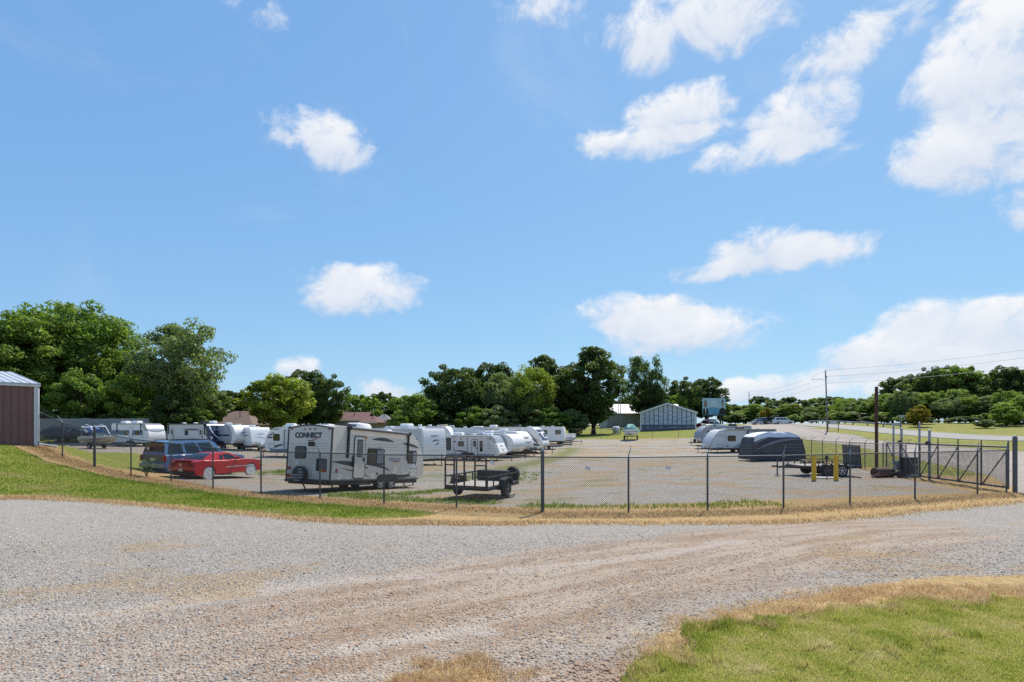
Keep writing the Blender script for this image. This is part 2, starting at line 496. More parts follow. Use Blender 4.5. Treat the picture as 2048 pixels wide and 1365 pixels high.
LANE = [(-60, 20)] + W([(0, 997), (100, 998), (250, 1008), (400, 1022), (600, 1040), (700, 1046), (800, 1048), (860, 1047), (950, 1049), (1085, 1047), (1400, 1048), (1600, 1045), (1800, 1028), (2048, 1004)]) + \
    [(40, 27), (60, 15)] + W([(2048, 1150), (1900, 1152), (1800, 1160), (1650, 1185), (1500, 1215), (1400, 1240), (1320, 1270), (1290, 1310), (1270, 1365)]) + [(1.1, 0), (1, -20), (-60, -20)]
LAWN = W([(1262, 1365), (1330, 1300), (1400, 1262), (1500, 1240), (1650, 1222), (1800, 1205), (2048, 1198)]) + [(14, 7.5), (14, -10), (1.2, -10), (1.2, 3)]
TUFT = W([(760, 1365), (840, 1338), (930, 1328), (985, 1345), (1000, 1365)]) + [(-.2, 3), (-1.2, 3)]
BANK = [(-40, 24), (-26, 27.9)] + W([(125, 932), (189, 946), (262, 960), (342, 970), (426, 985), (522, 996), (640, 1007), (768, 1016), (850, 1022), (872, 1028), (840, 1034), (700, 1040), (600, 1035), (400, 1016), (250, 1003), (100, 993), (0, 991)]) + [(-40, 20)]
LOT = [(-14, 24.9), (-1, 19.9), (1, 19.1), (20, 23.9), (22.3, 33), (25, 40), (28, 54), (32, 70), (39, 96), (25, 99), (12, 102), (-10, 100), (-82, 82), (-90, 66), (-42, 61), (-37, 56), (-26, 40), (-18, 29)]
DRIVE = W([(2048, 990), (1985, 952), (1860, 925), (1760, 903), (1680, 890), (1600, 876), (1540, 868), (1440, 864)]) + [(47, 118), (58, 140), (66, 150), (78, 152)] + W([(1620, 855), (1650, 861), (1680, 868), (1760, 880), (1850, 890), (1950, 897), (2048, 904)]) + [(75, 48), (60, 24), (40, 27)]
VERGE_R = W([(1975, 952), (1850, 932), (1740, 915), (1600, 893), (1560, 885), (1590, 912), (1700, 930), (1800, 944), (1900, 952)])
SLOPE = [(12, 103), (39, 97), (45, 110), (60, 170), (30, 175), (10, 165), (4, 125)]
LBACK = [(-30, 30.3), (-20, 28), (-18.5, 29.5), (-26, 40), (-37, 56), (-42, 60), (-90, 64), (-90, 40)]


def masks(x, y):
    grav = soft(LANE, x, y, .55)
    grav = np.minimum(grav, 1 - soft(TUFT, x, y, .5))
    lot = soft(LOT, x, y, .9)
    drive = soft(DRIVE, x, y, .6)
    grav = np.maximum(grav, np.maximum(lot, drive))
    green = np.maximum(soft(BANK, x, y, .4), soft(LAWN, x, y, .45))
    green = np.maximum(green, .95 * soft(VERGE_R, x, y, 1.0))
    green = np.maximum(green, .78 * soft(SLOPE, x, y, 3))
    green = np.maximum(green, .8 * soft(LBACK, x, y, 2))
    far = (y > 30) & (x > 28) | (y > 100) | (x < -30) & (y > 30)
    green = np.maximum(green, np.where(far, .58, 0))
    weeds = lineband([(1.0, 19.5), (4, 19.1), (6.6, 19.6), (9.4, 20.2)], x, y, 1.3) * 1.15
    weeds = np.maximum(weeds, lineband([(-7, 23.0), (-3.5, 21.4), (-1, 20.6)], x, y, 1.2) * 1.1)
    weeds = np.maximum(weeds, lineband([(-7, 23.6), (-4.6, 24.0), (-3.0, 27.5)], x, y, 1.3) * 1.05)
    weeds = np.maximum(weeds, lineband([(-1, 34), (-.5, 42), (2.0, 52), (5.5, 64), (9, 80)], x, y, 4.5) * .75)
    weeds = np.maximum(weeds, lineband([(-18, 36), (-12, 38), (-9, 42), (-14, 52)], x, y, 6) * .68)
    lotdirt = np.maximum(lineband([(8, 46), (18, 50)], x, y, 6), lineband([(2, 62), (14, 70), (22, 74)], x, y, 7))
    TR = W([(0, 1345), (300, 1280), (600, 1228), (900, 1178), (1200, 1126), (1500, 1082), (1750, 1055)]) + [(22, 17), (40, 21)]
    td, ta = track_coords(TR, x, y)
    dirt = np.clip(1.3 - np.maximum(td / 2.0, -td / 3.4), 0, 1) * (.35 + .65 * sm(0, 5, ta)) * (1 - .8 * sm(17, 22, ta))
    dirt = np.maximum(dirt, .95 * lineband(W([(600, 1365), (800, 1290), (1000, 1200)]), x, y, .9))
    dirt = np.maximum(dirt, lineband(W([(1010, 1360), (1120, 1350), (1250, 1345)]) + [(1.0, 4.2)], x, y, .55))
    dirt = np.maximum(dirt, .55 * lotdirt)
    pale = lineband(W([(0, 1242), (250, 1225), (430, 1195), (700, 1160), (900, 1150), (1050, 1140), (1250, 1118), (1480, 1082)]), x, y, .8) * .8
    pale = np.maximum(pale, .9 * lineband(W([(700, 1300), (850, 1275), (960, 1262)]), x, y, .4))
    pale = np.maximum(pale, .6 * drive)
    return dict(td=td, ta=ta, grav=grav, lot=lot, green=green, weeds=weeds, dirt=dirt, pale=pale, drive=drive)


def ground_material():
    m, nt, b, N, L = nodes_of('ground_cover')

    def att(k):
        a = N('ShaderNodeAttribute'); a.attribute_name = k; return a.outputs['Fac']
    geo = N('ShaderNodeNewGeometry'); pos = geo.outputs['Position']

    def mp(s):
        q = N('ShaderNodeMapping'); q.inputs['Scale'].default_value = s; L(pos, q.inputs[0]); return q.outputs[0]

    def noise(vec, sc, det=5, ro=.6):
        n = N('ShaderNodeTexNoise'); L(vec, n.inputs['Vector']); n.inputs['Scale'].default_value = sc; n.inputs['Detail'].default_value = det; n.inputs['Roughness'].default_value = ro
        return n.outputs['Fac']

    def mt(op, a, c, clamp=False):
        n = N('ShaderNodeMath'); n.operation = op; n.use_clamp = clamp
        for i, v in enumerate((a, c)):
            if isinstance(v, (int, float)): n.inputs[i].default_value = v
            else: L(v, n.inputs[i])
        return n.outputs[0]

    def ss(v, lo, hi):
        n = N('ShaderNodeMapRange'); n.interpolation_type = 'SMOOTHSTEP'; L(v, n.inputs[0]); n.inputs[1].default_value = lo; n.inputs[2].default_value = hi
        return n.outputs[0]

    def mix(f, a, c):
        n = N('ShaderNodeMix'); n.data_type = 'RGBA'
        if isinstance(f, float): n.inputs['Factor'].default_value = f
        else: L(f, n.inputs['Factor'])
        for i, v in ((6, a), (7, c)):
            if isinstance(v, tuple): n.inputs[i].default_value = (*v, 1)
            else: L(v, n.inputs[i])
        return n.outputs[2]

    P0 = mp((1, 1, 1))
    big = noise(P0, .35, 6); med = noise(P0, 1.6, 6); fine = noise(P0, 9, 6, .7); tiny = noise(P0, 70, 3, .7)
    streak = noise(mp((.20, .30, 1)), 1.0, 7, .66); streak2 = noise(mp((.24, .36, 1)), 1.0, 7, .66)
    # crushed stone
    vo = N('ShaderNodeTexVoronoi'); vo.inputs['Scale'].default_value = 30; L(P0, vo.inputs['Vector'])
    sp = N('ShaderNodeSeparateColor'); L(vo.outputs['Color'], sp.inputs[0])
    cr = N('ShaderNodeValToRGB'); L(sp.outputs[0], cr.inputs[0])
    E = cr.color_ramp.elements
    E[0].position = 0; E[0].color = (.17, .15, .128, 1); E[1].position = 1; E[1].color = (.52, .475, .42, 1)
    for p, c in ((.25, (.285, .257, .222)), (.55, (.36, .328, .286)), (.8, (.39, .34, .282))):
        e = E.new(p); e.color = (*c, 1)
    stone = cr.outputs[0]
    stone = mix(mt('MULTIPLY', ss(big, .38, .68), .45), stone, (.37, .345, .32))
    brown = mix(ss(fine, .3, .7), (.25, .155, .095), (.38, .265, .18))
    tv = N('ShaderNodeCombineXYZ'); L(mt('MULTIPLY', att('ta'), .22), tv.inputs[0]); L(mt('MULTIPLY', att('td'), 1.7), tv.inputs[1])
    rut = noise(tv.outputs[0], 1.0, 5, .6)
    brown = mix(ss(rut, .4, .62), brown, mix(ss(fine, .3, .7), (.40, .30, .215), (.48, .39, .305)))
    dmask = mt('MULTIPLY', ss(mt('ADD', mt('ADD', att('dirt'), mt('MULTIPLY', mt('SUBTRACT', rut, .5), .9)), mt('MULTIPLY', mt('SUBTRACT', med, .5), .8)), .15, .7), .95)
    dmask = mt('MULTIPLY', dmask, ss(sp.outputs[1], -.25, .6))
    c = mix(dmask, stone, brown)
    pmask = mt('MULTIPLY', ss(mt('ADD', att('pale'), mt('MULTIPLY', mt('SUBTRACT', med, .5), 1.1)), .3, .8), .75)
    c = mix(pmask, c, mix(ss(fine, .3, .7), (.40, .33, .265), (.50, .445, .39)))
    # weeds and straw that came up through the gravel of the lot
    straw = mix(ss(fine, .3, .7), (.30, .19, .09), (.44, .32, .17))
    lotm = att('lot')
    smask = mt('MULTIPLY', mt('MULTIPLY', ss(streak, .47, .60), lotm), .70)
    c = mix(smask, c, straw)
    gm = mt('MULTIPLY', mt('MULTIPLY', ss(streak2, .53, .66), lotm), .62)
    weedc = mix(ss(fine, .3, .7), (.11, .145, .03), (.22, .22, .075))
    c = mix(gm, c, weedc)
    wm = ss(mt('ADD', att('weeds'), mt('MULTIPLY', mt('SUBTRACT', med, .5), 1.1)), .38, .7)
    c = mix(mt('MULTIPLY', wm, .85), c, weedc)
    lane_straw = mt('MULTIPLY', mt('SUBTRACT', 1.0, lotm), mt('MULTIPLY', ss(streak, .565, .64), .6))
    c = mix(lane_straw, c, straw)
    # turf
    gcol = mix(ss(fine, .25, .75), (.14, .18, .02), (.29, .295, .06))
    gcol = mix(mt('MULTIPLY', ss(med, .45, .75), .45), gcol, (.29, .235, .09))
    dcol = mix(ss(fine, .25, .75), (.34, .21, .085), (.56, .40, .19))
    dcol = mix(mt('MULTIPLY', ss(med, .5, .7), .4), dcol, (.42, .23, .10))
    gmask = ss(mt('ADD', att('green'), mt('MULTIPLY', mt('SUBTRACT', mt('ADD', mt('MULTIPLY', med, .6), mt('MULTIPLY', big, .4)), .5), .9)), .38, .62)
    turf = mix(gmask, dcol, gcol)
    vm = ss(mt('ADD', att('grav'), mt('MULTIPLY', mt('SUBTRACT', mt('ADD', mt('MULTIPLY', med, .5), mt('MULTIPLY', fine, .5)), .5), 1.0)), .40, .60)
    c = mix(vm, turf, c)
    c = mix(mt('MULTIPLY', ss(tiny, .35, .75), .22), c, (.12, .10, .08))
    L(c, b.inputs['Base Color']); b.inputs['Roughness'].default_value = .95; b.inputs['Specular IOR Level'].default_value = .15
    bp = N('ShaderNodeBump'); bp.inputs['Strength'].default_value = .9; bp.inputs['Distance'].default_value = .03
    hh = mt('ADD', mt('MULTIPLY', vo.outputs['Distance'], -1.0), mt('MULTIPLY', fine, 1.0))
    L(hh, bp.inputs['Height']); L(bp.outputs[0], b.inputs['Normal'])
    return m


def build_ground():
    gx = np.concatenate([-30 - np.geomspace(.5, 1900, 70)[::-1], np.arange(-30, 30.01, .2), 30 + np.geomspace(.5, 1900, 70)])
    gy = np.concatenate([-np.geomspace(4, 500, 14)[::-1] + 3, np.arange(3, 32, .15), np.arange(32, 130, .6), 130 + np.geomspace(.6, 2400, 50)])
    x, y = np.meshgrid(gx, gy)
    z = tz(x, y)
    rng = np.random.default_rng(3)
    rut = masks(x, y)
    nx, ny = len(gx), len(gy)
    idx = np.arange(nx * ny).reshape(ny, nx)
    q = np.stack([idx[:-1, :-1], idx[:-1, 1:], idx[1:, 1:], idx[1:, :-1]], -1).reshape(-1)
    me = raw_mesh('ground', np.stack([x, y, z], -1).reshape(-1, 3), q, 4, ground_material(), {k: v.ravel() for k, v in rut.items()}, smooth=True)
    tag(link('ground', me), 'gravel yard and grass banks sloping gently across the whole place', 'ground', kind='structure')


build_ground()

# asphalt road, laid on the terrain
ROAD_C = [(200, -30), (120, 22), (84, 47), (64, 66.5), (62.5, 84), (64, 104), (70, 132), (80, 165), (95, 220)]


def smooth_path(pts, n=12):
    P4 = [Vector(q) for q in pts]; out = []
    for i in range(len(P4) - 1):
        p0, p1, p2, p3 = P4[max(0, i - 1)], P4[i], P4[i + 1], P4[min(len(P4) - 1, i + 2)]
        for k in range(n):
            t = k / n
            out.append(.5 * ((2 * p1) + (-p0 + p2) * t + (2 * p0 - 5 * p1 + 4 * p2 - p3) * t * t + (-p0 + 3 * p1 - 3 * p2 + p3) * t ** 3))
    out.append(P4[-1])
    return out


def build_road():
    c = smooth_path(ROAD_C)
    b = P(); prev = None; line = P(); lp = None
    for i, q in enumerate(c):
        t = (c[min(i + 1, len(c) - 1)] - c[max(i - 1, 0)]).normalized(); n = Vector((-t.y, t.x))
        row = [(q + n * s) for s in (-3.4, -2, -.12, .12, 2, 3.4)]
        vs = [(p.x, p.y, gz(p.x, p.y) + .05) for p in row]
        lv = [(p.x, p.y, gz(p.x, p.y) + .056) for p in (q - n * .12, q + n * .12)]
        o = len(b.v); b.v += vs
        if prev is not None:
            for k in range(5): b.f.append((prev + k, prev + k + 1, o + k + 1, o + k))
        prev = o
        o2 = len(line.v); line.v += lv
        if lp is not None: line.f.append((lp, lp + 1, o2 + 1, o2))
        lp = o2
    r = b.build('road', M['asphalt'])
    tag(r, 'grey asphalt road curving past the yard towards the billboard', 'road', kind='structure')
    line.build('centre_line', paint('road_paint_yellow', (.45, .36, .12), .8, var=.25), r)


build_road()

# loose crushed stone on the lane: too many to count
rng = np.random.default_rng(11)


def field(n, y0, y1, pw=1.0):
    u = rng.random(n)
    y = (y0 ** (2 - pw) + u * (y1 ** (2 - pw) - y0 ** (2 - pw))) ** (1 / (2 - pw))
    x = (rng.random(n) * 2 - 1) * .97 * y
    return x, y


def vnoise(x, y, s, seed):
    """cheap smooth noise 0..1"""
    r = np.random.default_rng(seed); v = 0
    for k in range(5):
        a, p, fr = r.random() * 6.28, r.random() * 6.28, s * (1 + k * .6)
        v = v + np.sin((x * np.cos(a) + y * np.sin(a)) * fr + p + 1.3 * np.sin((x * np.sin(a) - y * np.cos(a)) * fr * .7))
    return .5 + v / 10


def pebbles():
    x, y = field(97000, 4.6, 16, 1.3)
    mk = masks(x, y)
    patch = vnoise(mk['ta'] * .5, mk['td'] * 3.4, 1.0, 77)
    keep = (rng.random(len(x)) > sm(10, 16, y)) & (rng.random(len(x)) > .85 * mk['dirt'] * (patch < .47)) & (mk['grav'] > .35 + .3 * rng.random(len(x))) & (rng.random(len(x)) > .6 * mk['pale'] + .3 * mk['dirt']) & (mk['lot'] < .5)
    x, y = x[keep], y[keep]; n = len(x); dirt = mk['dirt'][keep]
    s = .0052 + .0085 * rng.random(n) ** 2.2
    big = rng.random(n) < .012
    s[big] *= 1.9
    red = rng.random(n) < .8 * np.exp(-((x - .6) / .9) ** 2 - ((y - 4.9) / .55) ** 2)
    s[red] *= 1.6
    cube = np.array([(-1, -1, -1), (1, -1, -1), (1, 1, -1), (-1, 1, -1), (-1, -1, 1), (1, -1, 1), (1, 1, 1), (-1, 1, 1)], float)
    v = cube[None] * (1 + .55 * (rng.random((n, 8, 3)) - .5)) * np.where(cube[None][..., 2:] > 0, .68, 1.0)
    v = v * (s[:, None, None] * (np.array([1.25, .95, .68]) * (1 + .3 * (rng.random((n, 1, 3)) - .5))))
    a = rng.random(n) * 6.283; ca, sa = np.cos(a)[:, None], np.sin(a)[:, None]
    tl = (rng.random(n) - .5)[:, None]
    vx = v[..., 0] * ca - v[..., 1] * sa; vy = v[..., 0] * sa + v[..., 1] * ca; vz = v[..., 2] + tl * v[..., 0] * .6
    pts = np.stack([vx + x[:, None], vy + y[:, None], vz + (tz(x, y) + s * .25)[:, None]], -1).reshape(-1, 3)
    fq = np.array([(0, 3, 2, 1), (4, 5, 6, 7), (0, 1, 5, 4), (1, 2, 6, 5), (2, 3, 7, 6), (3, 0, 4, 7)])
    f = (fq[None] + (np.arange(n) * 8)[:, None, None]).reshape(-1)
    tint = rng.random(n) * .78
    tint = np.where((rng.random(n) < .10 + .60 * dirt) | red, .80 + .2 * rng.random(n), tint)
    mat = tint_mat('crushed_stone', [(.14, .123, .104), (.285, .258, .225), (.36, .33, .292), (.46, .425, .38), (.37, .27, .19), (.32, .19, .125)], .9)
    me = raw_mesh('gravel', pts, f, 4, mat, {'tint': np.repeat(tint, 8)})
    tag(link('gravel', me), 'loose crushed grey stone scattered over the driveway lane', 'gravel', kind='stuff')


pebbles()


def blades(name, label, x, y, h, w, cols, tint=None, lean=.6):
    n = len(x)
    h = h * (.5 + .9 * rng.random(n)); a = rng.random(n) * 6.283; b = rng.random(n) * 6.283
    z = tz(x, y) - .005
    l = lean * h * rng.random(n)
    wx, wy = np.cos(a) * w, np.sin(a) * w
    mx, my = np.cos(b) * l * .35, np.sin(b) * l * .35
    v = np.stack([np.stack([x - wx, y - wy, z], -1), np.stack([x + wx, y + wy, z], -1),
                  np.stack([x + wx * .7 + mx, y + wy * .7 + my, z + h * .6], -1), np.stack([x - wx * .7 + mx, y - wy * .7 + my, z + h * .6], -1),
                  np.stack([x + np.cos(b) * l, y + np.sin(b) * l, z + h], -1)], 1).reshape(-1, 3)
    base = (np.arange(n) * 5)[:, None]
    f = np.concatenate([base + np.array([0, 1, 2]), base + np.array([0, 2, 3]), base + np.array([3, 2, 4])], 1).reshape(-1)
    t = rng.random(n) if tint is None else np.clip(tint + .35 * (rng.random(n) - .5), 0, 1)
    me = raw_mesh(name, v, f, 3, tint_mat(name + '_blades', cols, .7, .45), {'tint': np.repeat(t, 5)})
    return tag(link(name, me), label, 'grass', kind='stuff')


GREENS = [(.12, .20, .014), (.20, .29, .025), (.29, .33, .055), (.42, .37, .14), (.58, .47, .25)]
LAWNC = [(.24, .29, .035), (.39, .41, .075), (.54, .49, .14), (.64, .54, .24), (.74, .61, .35)]
DRYS = [(.40, .25, .105), (.57, .39, .19), (.70, .52, .29), (.79, .64, .41)]


def grass_all():
    # mown lawn beside the lane
    x = 1.0 + rng.random(210000) * 9; y = 4.3 + rng.random(210000) * 4.2
    k = (np.abs(x) < .99 * y); x, y = x[k], y[k]
    d = sdf(LAWN, x, y) + .35 * (vnoise(x, y, 2.6, 5) - .5) * 2
    k = d > 0
    lx, ly = x[k], y[k]
    nn = vnoise(lx, ly, 1.4, 8)
    edge = np.clip(1 - d[k] / .5, 0, 1)
    blades('lawn_grass', 'short mown green lawn with straw coloured patches beside the gravel lane', lx, ly, np.where(rng.random(len(lx)) < .08, .06, .032) * (1 + 1.3 * (vnoise(lx, ly, 5.5, 91) > .72)) + .02 * edge, .0034, LAWNC, np.clip(.46 + .55 * (nn - .45) + .8 * (vnoise(lx, ly, 4.3, 61) - .5) - .22 * edge, 0, 1))
    # straw fringe between lane and lawn
    g = np.minimum(1 - soft(LANE, x, y, .55) + .45 * (vnoise(x, y, 3.1, 4) - .5), 1)
    k = (d < .12) & (g > .3) & (rng.random(len(x)) < .12 + .5 * np.clip((g - .3) / .5, 0, 1) * (vnoise(x, y, 3.7, 14) > .38))
    x2, y2 = x[k], y[k]
    tx = rng.random(26000) * 2.4 - 1.7; ty = 4.5 + rng.random(26000) * 1.4
    kk = sdf(TUFT, tx, ty) + .9 * (vnoise(tx, ty, 4.2, 2) - .5) + .5 * (rng.random(len(tx)) - .5) > .02
    # sparse straw creeping into the stones
    ex, ey = field(26000, 4.6, 9, 1.0)
    mk = masks(ex, ey); ks = (vnoise(ex, ey, 1.1, 21) > .66) & (mk['grav'] > .5) & (ey < 9) & (mk['pale'] < .3) & (rng.random(len(ex)) < .35)
    x2 = np.concatenate([x2, tx[kk], ex[ks]]); y2 = np.concatenate([y2, ty[kk], ey[ks]])
    blades('dry_grass', 'bleached straw grass fringing the near edge of the gravel lane', x2, y2, .065, .0034, DRYS, lean=1.5)
    # bank below the left fence
    bx = -27 + rng.random(150000) * 27; by = 16.5 + rng.random(150000) * 12.5
    dd = sdf(BANK, bx, by); k = dd + .5 * (vnoise(bx, by, 1.6, 6) - .5) > 0
    x3, y3 = bx[k], by[k]
    nn = vnoise(x3, y3, .9, 12)
    blades('bank_grass', 'bright green mown grass on the bank outside the chain-link fence', x3, y3, .065, .010, GREENS, np.clip(.32 + .9 * (nn - .42) + .25 * np.clip(1 - dd[k] / .6, 0, 1), 0, 1))
    # straw strip along the foot of the fence and the edge of the lane
    px, py = [], []
    for path in (FENCE_L, FENCE_R):
        for (ax, ay), (cx, cy) in zip(path[:-1], path[1:]):
            n = 2500
            t = rng.random(n); o = rng.normal(0, .33, n) - (.55 if path is FENCE_R else .12)
            ln = math.hypot(cx - ax, cy - ay); nx_, ny_ = -(cy - ay) / ln, (cx - ax) / ln
            px.append(ax + (cx - ax) * t + nx_ * o); py.append(ay + (cy - ay) * t + ny_ * o)
    edge = LANE[1:15]
    for (ax, ay), (cx, cy) in zip(edge[:-1], edge[1:]):
        n = 1500; t = rng.random(n); o = rng.normal(.05, .22, n); ln = math.hypot(cx - ax, cy - ay) + 1e-6
        px.append(ax + (cx - ax) * t + -(cy - ay) / ln * o); py.append(ay + (cy - ay) * t + (cx - ax) / ln * o)
    x4, y4 = np.concatenate(px), np.concatenate(py)
    blades('fence_straw', 'dead orange straw along the foot of the chain-link fence', x4, y4, .075, .011, DRYS, lean=1.0)
    # weeds inside the fence
    wx = -16 + rng.random(90000) * 34; wy = 19 + rng.random(90000) * 20
    mk = masks(wx, wy)
    k = (mk['weeds'] + 1.0 * (vnoise(wx, wy, 2.2, 31) - .5) > .5) & (wy > 18.6)
    blades('weeds', 'low green weeds sprouting through the gravel inside the fence', wx[k], wy[k], .11, .013, GREENS[:3], lean=1.0)


grass_all()
# ------------------------------------------------------------------ trees
LEAF = {
    'dark': leaf_mat('dark_leaves', (.034, .066, .020), (.11, .145, .045)),
    'mid': leaf_mat('mid_green_leaves', (.095, .165, .032), (.23, .29, .07)),
    'fresh': leaf_mat('fresh_green_leaves', (.11, .19, .034), (.28, .34, .07)),
    'yellow': leaf_mat('yellow_green_leaves', (.125, .175, .028), (.31, .33, .065)),
    'gold': leaf_mat('golden_leaves', (.17, .14, .016), (.34, .27, .03)),
    'sage': leaf_mat('grey_green_leaves', (.10, .145, .062), (.23, .265, .12)),
}


def tree_proto(seed, H, Wd, nclump, nleaf, base=.22, leaf=.34, top=1.0, spread=1.0, open_=0.0, lobes=6):
    """crown mesh of leaf-sized faces in clumps on the ends of limbs, and a trunk mesh with those limbs"""
    r = np.random.default_rng(seed)
    rx, rz = Wd / 2, H * (1 - base) / 2
    cz = H * base + rz
    # lobes make the outline uneven
    ld = r.normal(size=(lobes, 3)); ld /= np.linalg.norm(ld, axis=1)[:, None]; ld[:, 2] = np.abs(ld[:, 2]) * .8 + .05
    cl = []
    while len(cl) < nclump:
        d = r.normal(size=3); d /= np.linalg.norm(d)
        rad = (.30 + .70 * r.random() ** .45)
        bump = 1 + .30 * np.max((ld @ d) ** 5) - .16 * r.random() - .12
        p = d * rad * bump
        if open_ and vn3(p * 2.1 + seed) < open_: continue
        w = 1.0 if p[2] > 0 else (1 - .25 * p[2] ** 2)
        cl.append((p[0] * rx * w * spread, p[1] * rx * w * spread, cz + p[2] * rz * top))
    cl = np.array(cl)
    cr = (.55 + .5 * r.random(nclump)) * Wd * .095
    tint_c = r.random(nclump)
    n = nclump * nleaf
    ci = np.repeat(np.arange(nclump), nleaf)
    d = r.normal(size=(n, 3)); d /= np.linalg.norm(d, axis=1)[:, None]
    rr = (.35 + .65 * r.random(n) ** .5)[:, None]
    pos = cl[ci] + d * rr * cr[ci][:, None] * np.array([1.25, 1.25, .8])
    s = leaf * (.5 + .8 * r.random(n))
    nrm = d * .7 + r.normal(size=(n, 3)) * .55 + np.array([0, 0, .45])
    nrm /= np.linalg.norm(nrm, axis=1)[:, None]
    t1 = np.cross(nrm, r.normal(size=(n, 3))); t1 /= np.linalg.norm(t1, axis=1)[:, None]
    t2 = np.cross(nrm, t1)
    a, b = t1 * s[:, None], t2 * (s * .55)[:, None]
    v = np.stack([pos - a, pos + b * .9 - a * .1, pos + a, pos - b * .9 + a * .1], 1).reshape(-1, 3)
    f = np.arange(n * 4)
    tint = np.clip(.15 + .55 * tint_c[ci] + .35 * (r.random(n) - .5) + .12 * (pos[:, 2] - cz) / rz, 0, 1)
    crown = raw_mesh('crown', v, f, 4, LEAF['mid'], {'tint': np.repeat(tint, 4)})
    # trunk and limbs
    b = P(); rb = H * .017 + .08
    lean = (r.random(2) - .5) * H * .05
    path = [Vector((lean[0] * t * t, lean[1] * t * t, H * .78 * t)) for t in (0, .06, .2, .4, .6, .8, 1)]
    b.tube([Vector((0, 0, -.4))] + path, [rb * 1.7, rb * 1.45, rb * 1.1, rb, rb * .8, rb * .6, rb * .4, rb * .12], 8)
    for k in r.permutation(nclump)[:min(34, nclump)]:
        c = Vector(cl[k]); h0 = min(max(c.z * (.35 + .3 * r.random()), H * .10), H * .7)
        t0 = h0 / (H * .78); s0 = Vector((lean[0] * t0 * t0, lean[1] * t0 * t0, h0))
        mid = s0.lerp(c, .5) + Vector(((r.random() - .5) * 1.0, (r.random() - .5) * 1.0, -.04 * H * r.random()))
        r0 = rb * (.45 - .25 * t0)
        b.tube([s0, mid, c], [r0, r0 * .6, r0 * .18], 5)
    o = b.build('trunk', M['bark'], smooth=True)
    me = o.data; bpy.data.objects.remove(o)
    zz = v[:, 2]; rad = np.hypot(v[:, 0], v[:, 1])
    return crown, me, float(np.percentile(zz, 99.8)), float(np.percentile(rad, 99) * 2)


def vn3(p):
    return .5 + .25 * (math.sin(p[0] * 2.1 + 1.3 * math.sin(p[1] * 1.7)) + math.sin(p[1] * 2.6 + p[2] * 1.9))


PROTO = {
    'oak': tree_proto(1, 16, 13, 180, 120, .03, .30),
    'oak2': tree_proto(2, 16, 12, 170, 120, .04, .30, lobes=9),
    'tall': tree_proto(3, 19, 12, 210, 120, .04, .31, lobes=8),
    'loose': tree_proto(4, 18, 16, 200, 120, .06, .27, open_=.34, lobes=9),
    'grand': tree_proto(5, 20, 18, 300, 150, .08, .29, lobes=12),
    'grand2': tree_proto(6, 20, 17, 290, 150, .06, .29, lobes=10),
    'bush': tree_proto(7, 6, 7, 90, 100, .02, .24, lobes=6),
    'round': tree_proto(8, 10, 10, 130, 120, .06, .27, lobes=6),
    'far': tree_proto(9, 14, 12, 120, 80, .05, .42, lobes=7),
    'far2': tree_proto(10, 14, 10, 110, 80, .05, .42, lobes=8),
}
_crown_cache = {}
FAR_L = ['low tree hidden behind the shed roof', 'low dark tree under the big tree by the shed', 'low tree under the tallest big tree', 'low tree under the airy grey-green tree', 'dark far tree at the edge of the airy tree', 'far tree seen beside the yellow-green tree', 'far dark tree behind the pair of dark trees', 'far tree showing over the low red-brown wing', 'far dark tree over the small grey roof', 'far green tree where the dark wood begins',
         'far dark tree glimpsed under the biggest oak', 'far green tree by the trunk of the biggest oak', 'far dark tree behind the slim wooden pole', 'far green tree behind the white roof', 'far tree behind the barn ridge']
BUSH_L = ['green bush over the board fence next to the shed', 'pale bush over the board fence above the covered boat', 'dark bush over the board fence above the ski boat tower', 'green bush over the fence behind the blue-banded trailer', 'pale bush between two trailer air conditioners', 'dark bush at the foot of the airy tree', 'green bush behind the navy shield trailer']
UNDER_L = ['dark shrub beside the round tree at the start of the wood', 'green shrub behind the bird-emblem trailer', 'grey-green shrub behind the slide-bay trailer roof', 'dark shrub under the pale yellowish tree', 'green shrub behind the long fifth wheel', 'grey-green shrub in the shade near the old camper']


def tree(px, wpx, ytop, Y, proto, leaf, label, group=None, seed=0, name='broadleaf_tree', cat='tree'):
    cm, tm, H0, W0 = PROTO[proto]
    key = (proto, leaf)
    if key not in _crown_cache:
        me = cm.copy(); me.materials.clear(); me.materials.append(LEAF[leaf]); _crown_cache[key] = me
    base = on(px, Y)
    h = CAM_Z + (HOR_Y - ytop) / F_PX * Y - base.z
    w = wpx / F_PX * Y
    e = empty(name, base, (seed * 2.399) % 6.283, label, cat, group)
    e.scale = (w / W0 * 1.06, w / W0 * 1.06, h / H0)
    link('crown', _crown_cache[key], e); link('trunk', tm, e)
    return e


tree(35, 260, 632, 99, 'grand', 'mid', 'big spreading green tree rising behind the burgundy metal shed', seed=1)
tree(140, 235, 610, 105, 'grand2', 'mid', 'tallest big green tree behind the grey board fence', seed=2)
tree(238, 120, 705, 104, 'grand', 'fresh', 'green tree between the tallest tree and the open grey-green one', seed=5)
tree(358, 195, 646, 97, 'loose', 'sage', 'open airy grey-green tree with sky gaps over the white trailers', seed=4)
tree(285, 110, 722, 103, 'loose', 'fresh', 'bright green tree filling the gap beside the airy tree', seed=9)
tree(160, 110, 742, 94, 'round', 'mid', 'low round tree tight behind the board fence', seed=3, group=None)
tree(262, 110, 750, 96, 'round', 'fresh', 'low yellowish tree behind the board fence over the boat', seed=8)
tree(345, 90, 790, 92, 'bush', 'dark', 'dark bush at the end of the board fence')
tree(420, 80, 775, 108, 'round', 'sage', 'small grey-green tree beside the brown house roof', seed=6)
tree(445, 90, 782, 165, 'far', 'dark', 'distant dark tree over the brown house roof', seed=2)
